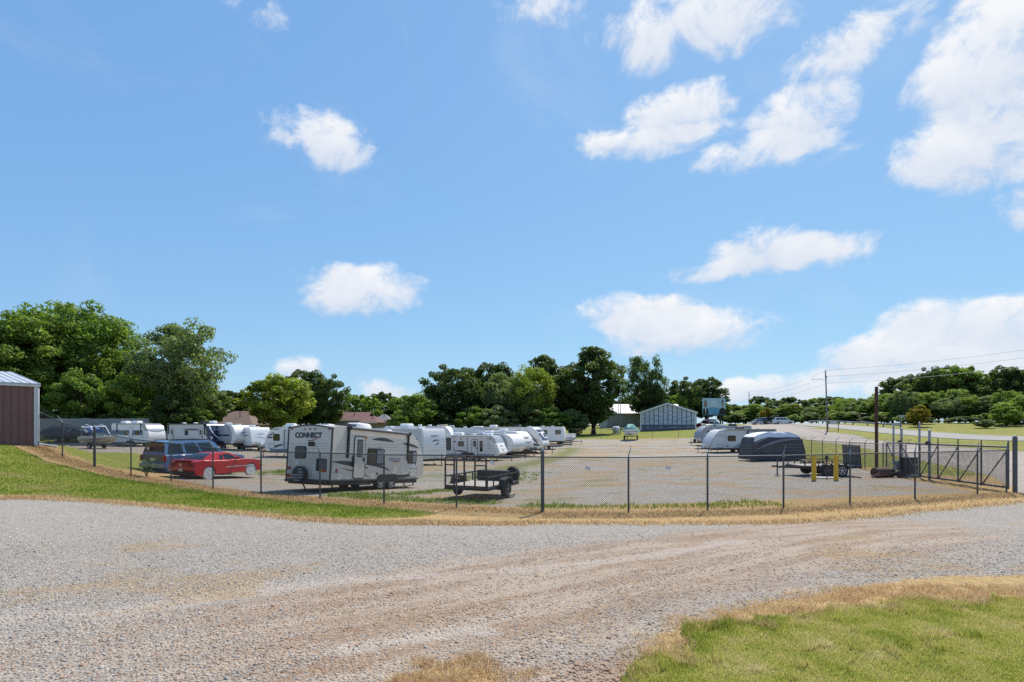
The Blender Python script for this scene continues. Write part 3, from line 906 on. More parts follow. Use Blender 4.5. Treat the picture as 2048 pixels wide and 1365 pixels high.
tree(490, 70, 786, 170, 'far2', 'dark', 'distant dark tree behind the yellow-green tree', seed=7)
tree(556, 138, 750, 108, 'round', 'yellow', 'rounded yellow-green tree behind the white travel trailers', seed=2)
tree(612, 92, 742, 125, 'oak2', 'dark', 'tall dark green tree behind the yellow-green one', seed=11)
tree(655, 80, 752, 122, 'oak', 'dark', 'dark green tree beside the red-brown house', seed=5)
tree(712, 62, 790, 150, 'far', 'mid', 'mid green tree rising over the red-brown roof', seed=3)
tree(742, 46, 792, 146, 'far2', 'fresh', 'yellowish tree at the gable of the red-brown house', seed=1)
tree(766, 50, 786, 190, 'far', 'dark', 'distant tree beyond the houses', seed=6)
tree(795, 44, 822, 112, 'bush', 'mid', 'small bush in front of the grey-roofed house', seed=4)
tree(828, 98, 788, 118, 'round', 'mid', 'round green tree beside the dark wood', seed=9)
G_W = 'trees of the dark wood behind the lot'
tree(905, 118, 732, 128, 'oak', 'dark', 'dark oak at the house end of the wood, dense to the ground', G_W, 1)
tree(872, 70, 775, 131, 'oak2', 'dark', 'lower dark tree leaning out beside the round tree', G_W, 5)
tree(950, 60, 738, 142, 'loose', 'dark', 'thin open tree with sky showing in its crown', G_W, 2)
tree(985, 100, 728, 136, 'oak2', 'dark', 'dark tree behind the paler foliage of the wood', G_W, 3)
tree(1012, 105, 745, 127, 'loose', 'sage', 'paler olive tree in front of the dark wood', G_W, 4)
tree(1060, 110, 735, 126, 'loose', 'yellow', 'pale yellowish tree in the middle of the wood', G_W, 6)
tree(1090, 105, 712, 140, 'tall', 'dark', 'tall dark tree beside the biggest oak', G_W, 7)
tree(1187, 122, 697, 128, 'tall', 'dark', 'biggest tall dark oak above the white building', G_W, 8)
tree(1140, 95, 740, 133, 'oak', 'dark', 'dark tree under the shoulder of the biggest oak', G_W, 9)
for i, (q, w_, t_, y_) in enumerate(((880, 70, 822, 120), (940, 80, 815, 121), (1000, 80, 812, 120), (1050, 80, 815, 121), (1100, 80, 815, 121), (1150, 70, 820, 124))):
    tree(q, w_, t_, y_, 'bush', ('dark', 'mid', 'sage')[i % 3], UNDER_L[i], 'shrubs under the wood', i, 'understorey_shrub', 'shrub')
tree(1289, 84, 713, 153.5, 'loose', 'dark', 'lone open dark tree behind the pale blue barn', seed=12)
tree(1302, 70, 778, 154, 'oak2', 'dark', 'lower dark tree between the lone tree and the barn gable', seed=3)
tree(1362, 70, 757, 182, 'oak', 'dark', 'dark tree above the barn ridge', seed=2)
tree(1352, 50, 790, 178, 'round', 'fresh', 'bright green small tree just behind the barn eave', seed=6)
tree(1412, 78, 757, 190, 'oak2', 'dark', 'dark tree standing over the billboard', seed=4)
tree(1385, 60, 775, 188, 'oak', 'dark', 'dark tree beside the billboard edge', seed=9)
tree(1445, 40, 805, 192, 'round', 'mid', 'small tree at the outer edge of the billboard', seed=5)

G_D = 'distant trees closing the view'
for i, (q, w_, t_, y_) in enumerate(((-40, 90, 700, 120), (60, 110, 760, 118), (205, 110, 770, 117), (300, 90, 775, 120), (395, 80, 790, 150), (520, 90, 800, 185), (585, 80, 805, 150), (690, 70, 812, 175), (800, 90, 806, 190), (850, 90, 800, 165), (1150, 70, 800, 190), (1200, 70, 800, 200), (1240, 60, 800, 215), (1275, 70, 790, 215), (1330, 80, 790, 210))):
    tree(q, w_, t_, y_, ('far', 'far2', 'round')[i % 3], ('dark', 'mid')[i % 2], FAR_L[i], G_D, i)
for i, (q, w_) in enumerate(((90, 70), (130, 60), (190, 70), (235, 60), (290, 70), (330, 60), (385, 70))):
    tree(q, w_, 812 + (i * 7) % 13, 93.5 + i % 3, 'bush', ('mid', 'fresh', 'dark')[i % 3], BUSH_L[i], 'bushes behind the board fence', i, 'fence_shrub', 'shrub')
for i, (q, w_, t_, y_) in enumerate(((-130, 230, 640, 98), (-300, 240, 650, 92), (-480, 220, 690, 95))):
    tree(q, w_, t_, y_, 'grand2', 'mid', ('big green tree next along from the shed', 'second big green tree past the shed', 'big tree ending the row past the shed')[i], 'big trees past the shed', i + 4)
# wood beyond the road
r_ = random.Random(5)
SPOTS = [(1500, 'before the far power pole'), (1560, 'behind the parked white wagon'), (1630, 'along the guard rail'), (1690, 'behind the leaning lamp pole'), (1740, 'short of the rust-red pole'), (1790, 'behind the rust-red pole'), (1830, 'behind the street sign'), (1880, 'above the golden bush'), (1950, 'above the sliding gate'), (2010, 'beside the lime bush'), (2100, 'past the square latch post'), (2200, 'by the bend of the road'), (2300, 'at the far corner of the field'), (9000, 'where the field runs out')]


def spot(q):
    return next(t for x, t in SPOTS if q < x)


def skyline_label(q, i):
    return ('dark', 'mid green', 'very dark', 'grey green', 'deep green')[i % 5] + ' skyline tree of the far wood ' + spot(q)


def front_label(q, i):
    return ('mid green', 'yellow green', 'fresh green', 'grey green')[(i * 7) % 4 if False else {0: 0, 1: 3, 2: 2, 3: 1}[(i * 7) % 4]] + ' lower tree fronting the far wood ' + spot(q)


TOPX = [1440, 1480, 1500, 1535, 1560, 1600, 1640, 1690, 1740, 1770, 1800, 1830, 1860, 1910, 1950, 2000, 2048, 2150]
TOPY = [803, 806, 797, 797, 790, 796, 797, 793, 792, 776, 757, 742, 736, 736, 746, 738, 733, 740]
G_R = 'trees of the wood beyond the road'
for i in range(33):
    q = 1462 + i * 28.5
    top = float(np.interp(q, TOPX, TOPY)) + r_.uniform(-4, 10)
    near = float(np.interp(q, [1440, 1650, 1800, 2048], [215, 175, 128, 112]))
    tree(q, r_.uniform(44, 62) * (.8 if q < 1650 else 1.25), top, near + r_.uniform(12, 26), ('far', 'far2', 'oak', 'oak2')[i % 4 if q > 1700 else i % 2], ('dark', 'mid', 'dark', 'sage', 'dark')[i % 5], skyline_label(q, i), G_R, i)
for i in range(38):
    q = 1468 + i * 22.5 + r_.uniform(-6, 6)
    near = float(np.interp(q, [1440, 1650, 1800, 2048], [190, 150, 116, 101]))
    top = float(np.interp(q, [1450, 1650, 1780, 1900, 2048], [820, 812, 790, 785, 790])) + r_.uniform(-10, 12)
    tree(q, r_.uniform(34, 52) * (1.0 if q < 1650 else 1.25), top, near + r_.uniform(-2, 7), ('oak', 'loose', 'oak2')[i % 3], ('mid', 'sage', 'fresh', 'yellow')[(i * 7) % 4], front_label(q, i), 'front trees of the wood beyond the road', i + 3)
for i in range(20):
    q = 1465 + i * 31 + r_.uniform(-8, 8)
    near = float(np.interp(q, [1440, 1650, 1800, 2048], [180, 140, 110, 95]))
    tree(q, r_.uniform(24, 62), 834 + r_.uniform(-16, 8), near + r_.uniform(-3, 6), ('bush', 'round', 'bush', 'loose')[i % 4], ('dark', 'mid', 'sage')[i % 3], ('dark', 'mid green', 'grey green')[i % 3] + ' roadside shrub at the foot of the wood ' + spot(q), 'roadside shrubs', i, 'roadside_shrub', 'shrub')
tree(1534, 26, 816, 165, 'bush', 'gold', 'yellow-green sumac bush behind the parked cars', seed=3, name='yellow_shrub', cat='shrub')
tree(1836, 42, 811, 98, 'bush', 'gold', 'golden yellow bush behind the green street sign', seed=1, name='yellow_shrub', cat='shrub')
tree(2013, 62, 806, 93, 'bush', 'fresh', 'bright lime green bush at the edge of the field', seed=2, name='lime_shrub', cat='shrub')
tree(1968, 34, 840, 90, 'bush', 'sage', 'low grey brush heap in the field before the wood', seed=8, name='brush_shrub', cat='shrub')


def weed_plant():
    """knee-high leafy weed beside the blue SUV"""
    p = at(293, 955); e = empty('leafy_weed', p, 0, 'knee-high leafy green weed behind the blue SUV', 'weed')
    rr = random.Random(3); st = P(); lf = P()
    for k in range(7):
        a = k * 2.4; top = Vector((math.cos(a) * .35, math.sin(a) * .35, .55 + .4 * rr.random()))
        st.tube([(0, 0, 0), top * .5 + Vector((0, 0, .08)), top], [.012, .009, .004], 5)
        for j in range(9):
            c = top * (.35 + .65 * j / 8); b_ = rr.random() * 6.28; l = .26
            d = Vector((math.cos(b_), math.sin(b_), .25 * rr.uniform(-1, 1))); s_ = d.cross(Vector((0, 0, 1))).normalized() * .08
            o = len(lf.v); lf.v += [tuple(c), tuple(c + d * l * .5 + s_), tuple(c + d * l), tuple(c + d * l * .5 - s_)]; lf.f.append((o, o + 1, o + 2, o + 3))
    st.build('stem', M['bark'], e)
    lf.build('foliage', LEAF['fresh'], e)


weed_plant()
# ------------------------------------------------------------------ chain-link fences
def chain_fence(name, label, pts, h=1.83, pitch=.07, wr=.0036, pr=.032, arm=(0, 0), barbed=True, thick=(), group=None, mesh=True, arms=True, postmat='galvdark', strands=3):
    root = empty(name, (pts[0][0], pts[0][1], gz(*pts[0])), 0, label, 'fence', group)
    o0 = Vector(root.location)
    base = [Vector((x, y, gz(x, y))) - o0 for x, y in pts]
    ax, ay = arm
    al = Vector((ax, ay, .33))
    for i, b in enumerate(base):
        q = P(); r = pr * (1.9 if i in thick else 1.0); hh = h + (.22 if i in thick else .02)
        q.tube([b - Vector((0, 0, .2)), b + Vector((0, 0, hh))], r, 10)
        po = q.build('post', M[postmat], root, smooth=True)
        c = P()
        if i in thick:
            c.lathe_z(b + Vector((0, 0, hh)), [(r * 1.12, -.03), (r * 1.12, .015), (r * .7, .05), (.005, .06)], 10); c.build('post_cap', M['galv'], po, smooth=True)
        elif arms:
            c.tube([b + Vector((0, 0, h - .04)), b + Vector((0, 0, h + .05)), b + Vector((0, 0, h + .05)) + al], [r * 1.15, r * .8, r * .45], 6)
            c.build('barb_arm', M['galv'], po)
    top = Vector((0, 0, h))
    for i in range(len(base) - 1):
        a, b = base[i], base[i + 1]
        q = P(); q.tube([a + top, b + top], pr * .68, 8); q.build('top_rail', M[postmat], root, smooth=True)
        if mesh:
            ln = (b - a).length; q = P(); n = int((ln + h) / pitch)
            e = (b - a) / ln; up = Vector((0, 0, 1)); hm = h - .03

            def pt(s_, v_): return a + e * s_ + up * (v_ + .03)
            for k in range(n):
                s0 = -hm + k * pitch
                for dirn in (1, -1):
                    if dirn == 1: x0, y0, x1, y1 = s0, 0, s0 + hm, hm
                    else: x0, y0, x1, y1 = s0, hm, s0 + hm, 0
                    # clip to the panel
                    t0, t1 = max(0, -x0 / hm), min(1, (ln - x0) / hm)
                    if t1 - t0 < .01: continue
                    A = pt(x0 + hm * t0, y0 + (y1 - y0) * t0); B_ = pt(x0 + hm * t1, y0 + (y1 - y0) * t1)
                    nn = e.cross(up).normalized(); off = nn * (wr * dirn)
                    q.tube([A + off, B_ + off], wr, 3, cap=False)
            me_ = q.build('mesh_panel', M['wire'], root)
        if barbed and arms:
            q = P()
            for k in range(strands):
                f = .38 + .3 * k
                pa, pb = a + Vector((0, 0, h + .05)) + al * f, b + Vector((0, 0, h + .05)) + al * f
                sag = Vector((0, 0, -.02))
                q.tube([pa, pa.lerp(pb, .5) + sag, pb], .0032, 3)
                L_ = (pb - pa).length
                for j in range(int(L_ / .15)):
                    c = pa.lerp(pb, (j + .5) * .15 / L_) - Vector((0, 0, .012)); q.tube([c + Vector((0, 0, -.018)), c + Vector((.008, 0, .03))], .002, 3)
            q.build('barbed_wire', M['wire'], root)
    return root


chain_fence('chain_link_fence', 'chain-link fence with barbed arms climbing the bank to the burgundy shed', FENCE_L, arm=(-.13, -.18), thick=(2, 10))
chain_fence('chain_link_fence', 'long chain-link fence along the straw strip from corner post to gate', FENCE_R[:-1] + [(20.95, 23.3)], arm=(.10, .05), thick=())
SIDE = [(22.35, 31.2)] + [tuple(at(px, py)[:2]) for px, py in ((1766, 944), (1730, 938), (1699, 932), (1672, 928), (1645, 924), (1623, 920), (1605, 917))] + [(29.6, 58), (30.8, 64), (32, 70), (33.6, 77), (35.4, 84), (37.2, 91), (39, 97.5)]
chain_fence('chain_link_fence', 'chain-link side fence with angled barbed arms along the grass verge', SIDE, pitch=.11, wr=.003, pr=.03, arm=(.28, -.05))
BACK = [(39, 97.5), (34.5, 98.4), (30, 99.2), (25.5, 100), (21, 100.8), (16.5, 101.6), (12, 102.4), (7.5, 103), (3, 103.5), (-4, 103.5), (-12, 103)]
chain_fence('chain_link_fence', 'thin chain-link fence across the back of the lot before the grass slope', BACK, pitch=.2, wr=.003, pr=.03, arms=False)

# sign plates hung on the front fence
for px, py, w_, h_, tilt, lab in ((985, 926, .17, .12, .35, 'small tilted metal plate on the fence above the utility trailer'), (1175, 937, .18, .12, .45, 'small tilted metal plate on the fence beside the corner post'), (1336, 936, .19, .11, .1, 'small level metal plate on the fence between two line posts')):
    path = FENCE_L if px < 1085 else FENCE_R
    for (a, b) in zip(path[:-1], path[1:]):
        pa, pb = HOR_X + F_PX * a[0] / a[1], HOR_X + F_PX * b[0] / b[1]
        if pa <= px <= pb:
            k = (px - HOR_X) / F_PX
            t = (k * a[1] - a[0]) / ((b[0] - a[0]) - k * (b[1] - a[1]))
            c = Vector((a[0] + (b[0] - a[0]) * t, a[1] + (b[1] - a[1]) * t)); ang = math.atan2(b[1] - a[1], b[0] - a[0])
            z = CAM_Z + (HOR_Y - py) / F_PX * c.y
            nrm = Vector((math.sin(ang), -math.cos(ang)))
            Mx = Matrix.Rotation(ang, 3, 'Z') @ Matrix.Rotation(tilt, 3, 'Y')
            o = P().box((0, 0, 0), (w_, .004, h_), m=Mx).build('sign_plate', M['plate'], loc=(c.x + nrm.x * .012, c.y + nrm.y * .012, z))
            tag(o, lab, 'sign')

# ------------------------------------------------------------------ cantilever gate and its posts
def gate():
    A, B = Vector((22.75, 33.4)), Vector((21.75, 24.1))
    root = empty('cantilever_gate', (A.x, A.y, gz(*A)), math.atan2(B.y - A.y, B.x - A.x), 'long grey steel cantilever sliding gate with diagonal braces', 'gate')
    Lg = (B - A).length; dz = gz(*B) - gz(*A); z0, z1 = .18, 1.95

    def bar(name, p, q, r=.035):
        P().tube([p, q], r, 8).build(name, M['galvdark'], root, smooth=True)
    bar('bottom_rail', (0, 0, z0), (Lg, 0, z0 + dz), .045); bar('top_rail', (0, 0, z1), (Lg, 0, z1 + dz), .045)
    xs = [0, 1.35, 3.2, 4.7, 6.2, 7.75, Lg]
    for x in xs: bar('upright', (x, 0, z0), (x, 0, z1))
    for i in range(len(xs) - 1):
        if i < 2: bar('diagonal_brace', (xs[i], 0, z1), (xs[i + 1], 0, z0), .026)
        else: bar('diagonal_brace', (xs[i], 0, z0), (xs[i + 1], 0, z1), .026)
    for x in (4.7, 6.2, 7.75, Lg): bar('barb_upright', (x, 0, z1), (x, .0, z1 + .36), .026)
    q = P(); pitch = .075; hm = z1 - z0
    n = int((Lg - xs[2] + hm) / pitch)
    for k in range(n):
        s0 = xs[2] - hm + k * pitch
        for d in (1, -1):
            t0, t1 = max(0, (xs[2] - s0) / hm), min(1, (Lg - s0) / hm)
            if t1 - t0 < .01: continue
            f = (lambda t: z0 + hm * t) if d == 1 else (lambda t: z1 - hm * t)
            q.tube([(s0 + hm * t0, .003 * d, f(t0)), (s0 + hm * t1, .003 * d, f(t1))], .0026, 3, cap=False)
    q.build('mesh_panel', M['wire'], root)
    P().box((Lg + .02, 0, 1.0), (.16, .05, .03)).box((Lg - .2, 0, .35), (.3, .04, .03)).build('latch', M['galv'], root)


gate()


def steel_post(px, py_top, Y, label, r=.055, side=1, boxy=False, roller=False):
    b = on(px, Y); h = CAM_Z + (HOR_Y - py_top) / F_PX * Y - b.z
    root = empty('gate_post', b, 0, label, 'post', 'galvanised posts of the sliding gate')
    q = P()
    if boxy: q.box((0, 0, h / 2 - .1), (r * 2, r * 2, h + .2))
    else: q.tube([(0, 0, -.2), (0, 0, h)], r, 12)
    q.build('shaft', M['galvdark' if boxy else 'galv'], root, smooth=not boxy)
    P().lathe_z((0, 0, h), [(r * 1.1, -.03), (r * 1.1, .02), (r * .6, .06), (.005, .07)], 12).build('cap', M['galv'], root, smooth=True)
    if roller:
        P().box((-.14, -.05, 1.98), (.22, .12, .12)).lathe_y((-.14, -.05, 2.06), [(.05, -.07), (.05, .07)], 10).build('roller_bracket', M['black'], root)


steel_post(1787, 851, 36.2, 'tall slim steel post behind the grey utility box')
steel_post(1803, 858, 33.6, 'steel post with upper gate roller over the black operator', .065, roller=True)
steel_post(1839, 847, 31.2, 'tallest steel post standing beside the black gate operator')
steel_post(1859, 862, 29.6, 'steel post with roller where the gate diagonals meet', .065, roller=True)
steel_post(2030, 874, 23.55, 'thick square steel latch post at the closing end of the gate', .06, boxy=True)

r0 = empty('gate_operator', on(1818, 31.9), R(8), 'black gate operator cabinet on a low concrete pad', 'gate operator')
P().box((0, 0, .04), (.95, .75, .12)).build('pad', M['concrete'], r0)
P().box((0, 0, .58), (.72, .52, .96)).build('cabinet', M['black'], r0, bevel=.03)
P().prism([(-.38, 1.06), (.38, 1.06), (.36, 1.14), (-.36, 1.14)], -.28, .28).build('lid', M['blackmetal'], r0, bevel=.02)
P().box((.16, -.266, .72), (.14, .008, .12)).build('nameplate', M['plate'], r0)
r0 = empty('utility_box', on(1798, 32.6), R(5), 'light grey electrical box on a short post by the gate operator', 'utility box')
P().box((0, 0, .62), (.42, .26, .55)).build('cabinet', M['greybox'], r0, bevel=.015)
P().tube([(0, 0, -.1), (0, 0, .36)], .05, 8).build('post', M['galv'], r0)
P().tube([(-.18, 0, .85), (-.55, -.05, .8), (-.75, -.05, .55)], .02, 6).build('conduit', M['galv'], r0)

# loop wire on the ground by the gate
wp = [at(px, py) for px, py in ((1862, 962), (1880, 966), (1885, 962), (1900, 967), (1915, 973), (1925, 970), (1940, 975), (1958, 982), (1975, 980), (2000, 986))]
tag(P().tube([p + Vector((0, 0, .03)) for p in wp], .012, 5).build('ground_cable', M['black']), 'black cable lying loose on the gravel under the gate', 'cable')

# bollards
for px, lab in ((1628, 'yellow bollard beside the concrete pad, next to the trailer wheel'), (1672, 'yellow bollard in front of the trailer ramp end')):
    b = at(px, 961); e = empty('bollard', b, 0, lab, 'bollard', 'yellow bollards by the gate')
    P().lathe_z((0, 0, 0), [(.118, -.05), (.118, 1.28), (.112, 1.31)], 16).build('sleeve', M['yellow'], e, smooth=True)
    P().lathe_z((0, 0, 1.305), [(.124, 0), (.124, .03), (.09, .075), (.01, .09)], 16).build('dome_cap', M['yellow'], e, smooth=True)
pad = at(1650, 957)
tag(P().box((0, 0, .02), (1.3, 1.0, .10)).build('concrete_pad', M['concrete'], loc=pad), 'small pale concrete pad in the gravel between the bollards', 'pad')
kp = empty('keypad_stand', pad + Vector((.05, -.1, .07)), 0, 'rusty thin keypad pedestal between the yellow bollards', 'keypad')
P().tube([(0, 0, 0), (0, 0, 1.0), (-.06, -.1, 1.08)], .03, 8).build('pole', M['redpole'], kp)
P().box((-.08, -.12, 1.12), (.16, .09, .22)).build('keypad', M['blackmetal'], kp, bevel=.01)

# ------------------------------------------------------------------ poles, wires, roadside things
b = on(1753, 39.5); h = CAM_Z + (854 - 774) / F_PX * 39.5 - b.z
e = empty('steel_pole', b, 0, 'rust-red steel pole standing alone inside the side fence', 'pole')
P().tube([(0, 0, -.3), (0, 0, h)], .11, 10).build('shaft', M['redpole'], e, smooth=True)
for z in (1.9, 3.1, h - .5): P().lathe_z((0, 0, z), [(.125, 0), (.125, .05)], 10).build('band', M['redpole'], e)


def power_pole(px, ytop, Y, label, r=.14, lamp=False, lean=0.0):
    b = on(px, Y); h = CAM_Z + (HOR_Y - ytop) / F_PX * Y - b.z
    e = empty('power_pole', b, 0, label, 'power pole', 'wooden power poles')
    P().tube([(0, 0, -.4), (lean * .5, 0, h * .5), (lean, 0, h)], [r, r * .85, r * .65], 10).build('shaft', M['woodpole'], e, smooth=True)
    P().box((lean, 0, h - .9), (.10, .3, .16)).lathe_z((lean + .02, -.16, h - 1.5), [(.12, 0), (.12, .55), (.05, .62)], 10).build('transformer', M['galv'], e)
    P().lathe_z((lean, 0, h), [(.05, 0), (.07, .06), (.04, .14), (.01, .16)], 8).build('insulator', M['galv'], e)
    if lamp:
        P().tube([(lean, 0, h - 1.7), (lean - 1.2, -.1, h - 1.45), (lean - 2.0, -.15, h - 1.5)], .03, 6).build('lamp_arm', M['galv'], e)
        P().loft([[(lean - 2.0 - d, -.15 + w * c, h - 1.52 + t * s) for c, s in ((1, 0), (.5, .8), (-.5, .8), (-1, 0), (-.5, -.8), (.5, -.8))] for d, w, t in ((0, .05, .05), (.2, .14, .10), (.5, .16, .09), (.72, .05, .03))]).build('lamp_head', M['trim'], e, smooth=True)
    return e, h


PB, hB = power_pole(1655, 742, 97, 'tall leaning wooden power pole with street lamp at the driveway', lamp=True, lean=-.35)
PC, hC = power_pole(1498, 784, 190, 'far wooden power pole behind the parked cars', lean=0)
PA, hA = power_pole(2700, 590, 56, 'wooden power pole beside the road past the field')
power_pole(1241, 767, 122, 'slim wooden pole standing before the white building', .11)
power_pole(1237, 797, 130, 'shorter wooden pole close behind the slim one', .11)
for k, (dz, nm) in enumerate(((.1, 'upper'), (-1.0, 'middle'), (-2.2, 'lower'))):
    pts = []
    for (pa, ha), (pb, hb) in (((PA, hA), (PB, hB)), ((PB, hB), (PC, hC))):
        va, vb = Vector(pa.location) + Vector((0, 0, ha + dz)), Vector(pb.location) + Vector((-.3, 0, hb + dz))
        for i in range(15): 
            t = i / 15; p = va.lerp(vb, t); p.z -= 1.2 * 4 * t * (1 - t); pts.append(p)
    pts.append(vb)
    tag(P().tube(pts, .022, 4).build('power_line', M['powerwire']), nm + ' overhead wire strung between the roadside power poles', 'wire', 'overhead wires along the road')

e = empty('meter_rack', at(1655, 862) + Vector((.3, -1.2, 0)), 0, 'rusty frame with pale box at the foot of the lamp pole', 'meter rack')
for x in (-.9, .9):
    P().tube([(x, 0, -.2), (x, 0, 1.25)], .06, 8).build('leg', M['redpole'], e)
P().box((0, 0, 1.2), (1.9, .06, .08)).build('crossbar', M['redpole'], e)
P().box((0, -.1, 1.42), (1.25, .25, .40)).build('box', M['plate'], e, bevel=.03)

b = on(1803, 58); e = empty('street_sign', b, 0, 'green street name sign on a thin pole beyond the gate', 'street sign')
hs_ = CAM_Z + (854 - 831) / F_PX * 58 - b.z
P().tube([(0, 0, -.2), (0, 0, hs_)], .03, 8).build('pole', M['galv'], e)
P().box((0, 0, hs_ - .08), (.72, .02, .19)).build('name_blade', M['greensign'], e)
P().box((0, -.014, hs_ - .08), (.5, .004, .06)).build('lettering', M['trim'], e)


def guard_rail():
    pts = [Vector((p.x + 4.6, p.y)) for p in smooth_path(ROAD_C[3:8], 8) if 95 < p.y < 150]
    o = pts[0]; e = empty('guard_rail', (o.x, o.y, gz(*o)), 0, 'galvanised guard rail along the far side of the road', 'guard rail')
    z0 = gz(*o)
    q = P(); rings = []
    for p in pts:
        zz = gz(*p) - z0
        rings.append([(p.x - o.x + a, p.y - o.y, zz + .45 + c) for a, c in ((0, 0), (-.08, .08), (0, .16), (-.08, .24), (0, .32), (.03, .32), (.03, 0))])
    q.loft(rings).build('beam', M['galv'], e)
    for p in pts[::2]:
        zz = gz(*p) - z0
        P().box((p.x - o.x + .1, p.y - o.y, zz + .3), (.12, .15, .8)).build('post', M['galvdark'], e)


guard_rail()


def billboard():
    Y = 166; c = on(1428, Y); s = Y / F_PX
    e = empty('billboard', c, R(4), 'pale blue roadside billboard picturing a woman and a man', 'billboard')
    zb, zt = CAM_Z + (854 - 830.5) * s - c.z, CAM_Z + (854 - 797) * s - c.z
    w = 47 * s; h = zt - zb; zc = (zb + zt) / 2
    P().box((0, 0, zc), (w, .35, h)).build('panel', M['boardpale'], e, bevel=.03)
    pr = P(); pr.add([(-w / 2 + .2, -.185, zb + .1), (w / 2 - .2, -.185, zb + .1), (w / 2 - .2, -.185, zb + h * .34), (0, -.185, zb + h * .46), (-w / 2 + .2, -.185, zb + h * .40)], [(0, 1, 2, 3, 4)])
    pr.build('water_print', M['boardblue'], e)

    def disc(cx, cz, rx, rz, n=14): return [(cx + rx * math.cos(2 * math.pi * k / n), -.19, cz + rz * math.sin(2 * math.pi * k / n)) for k in range(n)]
    for nm, x, long_hair in (('woman_print', -w * .38, True), ('man_print', w * .36, False)):
        g = P(); sh = w * (.135 if long_hair else .17)
        g.add([(x - sh, -.192, zb + .12), (x + sh, -.192, zb + .12), (x + sh * .8, -.192, zb + h * .32), (x + sh * .25, -.192, zb + h * .44), (x - sh * .25, -.192, zb + h * .44), (x - sh * .8, -.192, zb + h * .32)], [(0, 1, 2, 3, 4, 5)])
        pj = g.build(nm, M['hairprint'], e)
        q = P(); hr = disc(x, zb + h * .66, w * .062, h * .24) if long_hair else disc(x, zb + h * .72, w * .05, h * .20)
        q.add([(a, -.196, c_) for a, b_, c_ in hr], [tuple(range(len(hr)))]); q.build('hair', M['hairprint'], pj)
        q = P(); fc = disc(x, zb + h * .66, w * .042, h * .17); q.add([(a, -.20, c_) for a, b_, c_ in fc], [tuple(range(len(fc)))]); q.build('face', M['skin'], pj)
        if long_hair:
            q = P(); q.add([(x - sh * .2, -.199, zb + h * .45), (x + sh * .2, -.199, zb + h * .45), (x + .03, -.199, zb + .14)], [(0, 1, 2)]); q.build('blouse', M['trim'], pj)
    for k, (z, l) in enumerate(((.80, .30), (.66, .34), (.54, .24))):
        P().box((-.2, -.19, zb + h * z), (w * l, .01, h * .055)).build('script_line', M['trim'], e)
    for x in (-w * .25, w * .3):
        P().box((x, .3, (zb - .5) / 2 + .1), (.4, .4, zb + .6)).build('leg', M['blackmetal'], e)
    P().box((0, -.5, zb - .12), (w, 1.0, .08)).build('catwalk', M['blackmetal'], e)


billboard()


# ------------------------------------------------------------------ buildings
def shed():
    C = Vector((-24.75, 28.6)); z0 = 1.86
    ang = math.atan2(-.8, -.6)                        # local x runs from the corner along the wall
    e = empty('metal_shed', (C.x, C.y, z0), ang, 'burgundy ribbed metal shed with pale roof and white corner trim', 'shed')
    Lw, D, H = 9.0, 11.0, 3.05                         # local -y goes back under the roof
    rise = .165
    P().box((Lw / 2, -D / 2, H / 2 - .3), (Lw - .1, D - .1, H + .5)).build('wall_core', M['siding'], e)
    for k in range(34):
        x = .12 + k * .29
        if x + .26 > Lw: break
        P().box((x + .135, -.012 + .03, H / 2 + .02), (.26, .05, H - .06)).build('siding_panel', M['siding'], e, bevel=.008)
        P().prismx([(.04, 0), (.04, H - .06), (.075, H - .06), (.075, 0)], x - .045, x + .005).build('rib', M['siding'], e, bevel=.006)
    P().box((.02, .03, H / 2), (.16, .14, H + .05)).build('corner_trim', M['trim'], e, bevel=.01)
    P().tube([(-.05, .14, H - .1), (-.05, .14, .2), (-.08, .2, .05), (-.75, .45, -.12)], .055, 8).build('downspout', M['trim'], e, smooth=True)
    P().box((Lw / 2, .10, H + .03), (Lw + .3, .16, .14)).build('gutter', M['trim'], e, bevel=.02)
    P().box((Lw / 2, .0, -.02), (Lw, .12, .08)).build('base_trim', M['dkgrey'], e)
    rf = P(); rf.loft([[(x, .2, H + .06), (x, -D / 2, H + .06 + (D / 2 + .2) * rise), (x, -D - .2, H + .06), (x, -D - .2, H + .13), (x, -D / 2, H + .13 + (D / 2 + .2) * rise), (x, .2, H + .13)] for x in (-.15, Lw + .15)])
    roof = rf.build('roof', M['roofmetal'], e)
    for k in range(28):
        x = -.1 + k * .33
        if x > Lw: break
        P().loft([[(x, .2, H + .125), (x + .04, .2, H + .165), (x + .08, .2, H + .125)], [(x, -D / 2, H + .125 + (D / 2 + .2) * rise), (x + .04, -D / 2, H + .165 + (D / 2 + .2) * rise), (x + .08, -D / 2, H + .125 + (D / 2 + .2) * rise)]]).build('roof_rib', M['roofmetal'], roof)


shed()


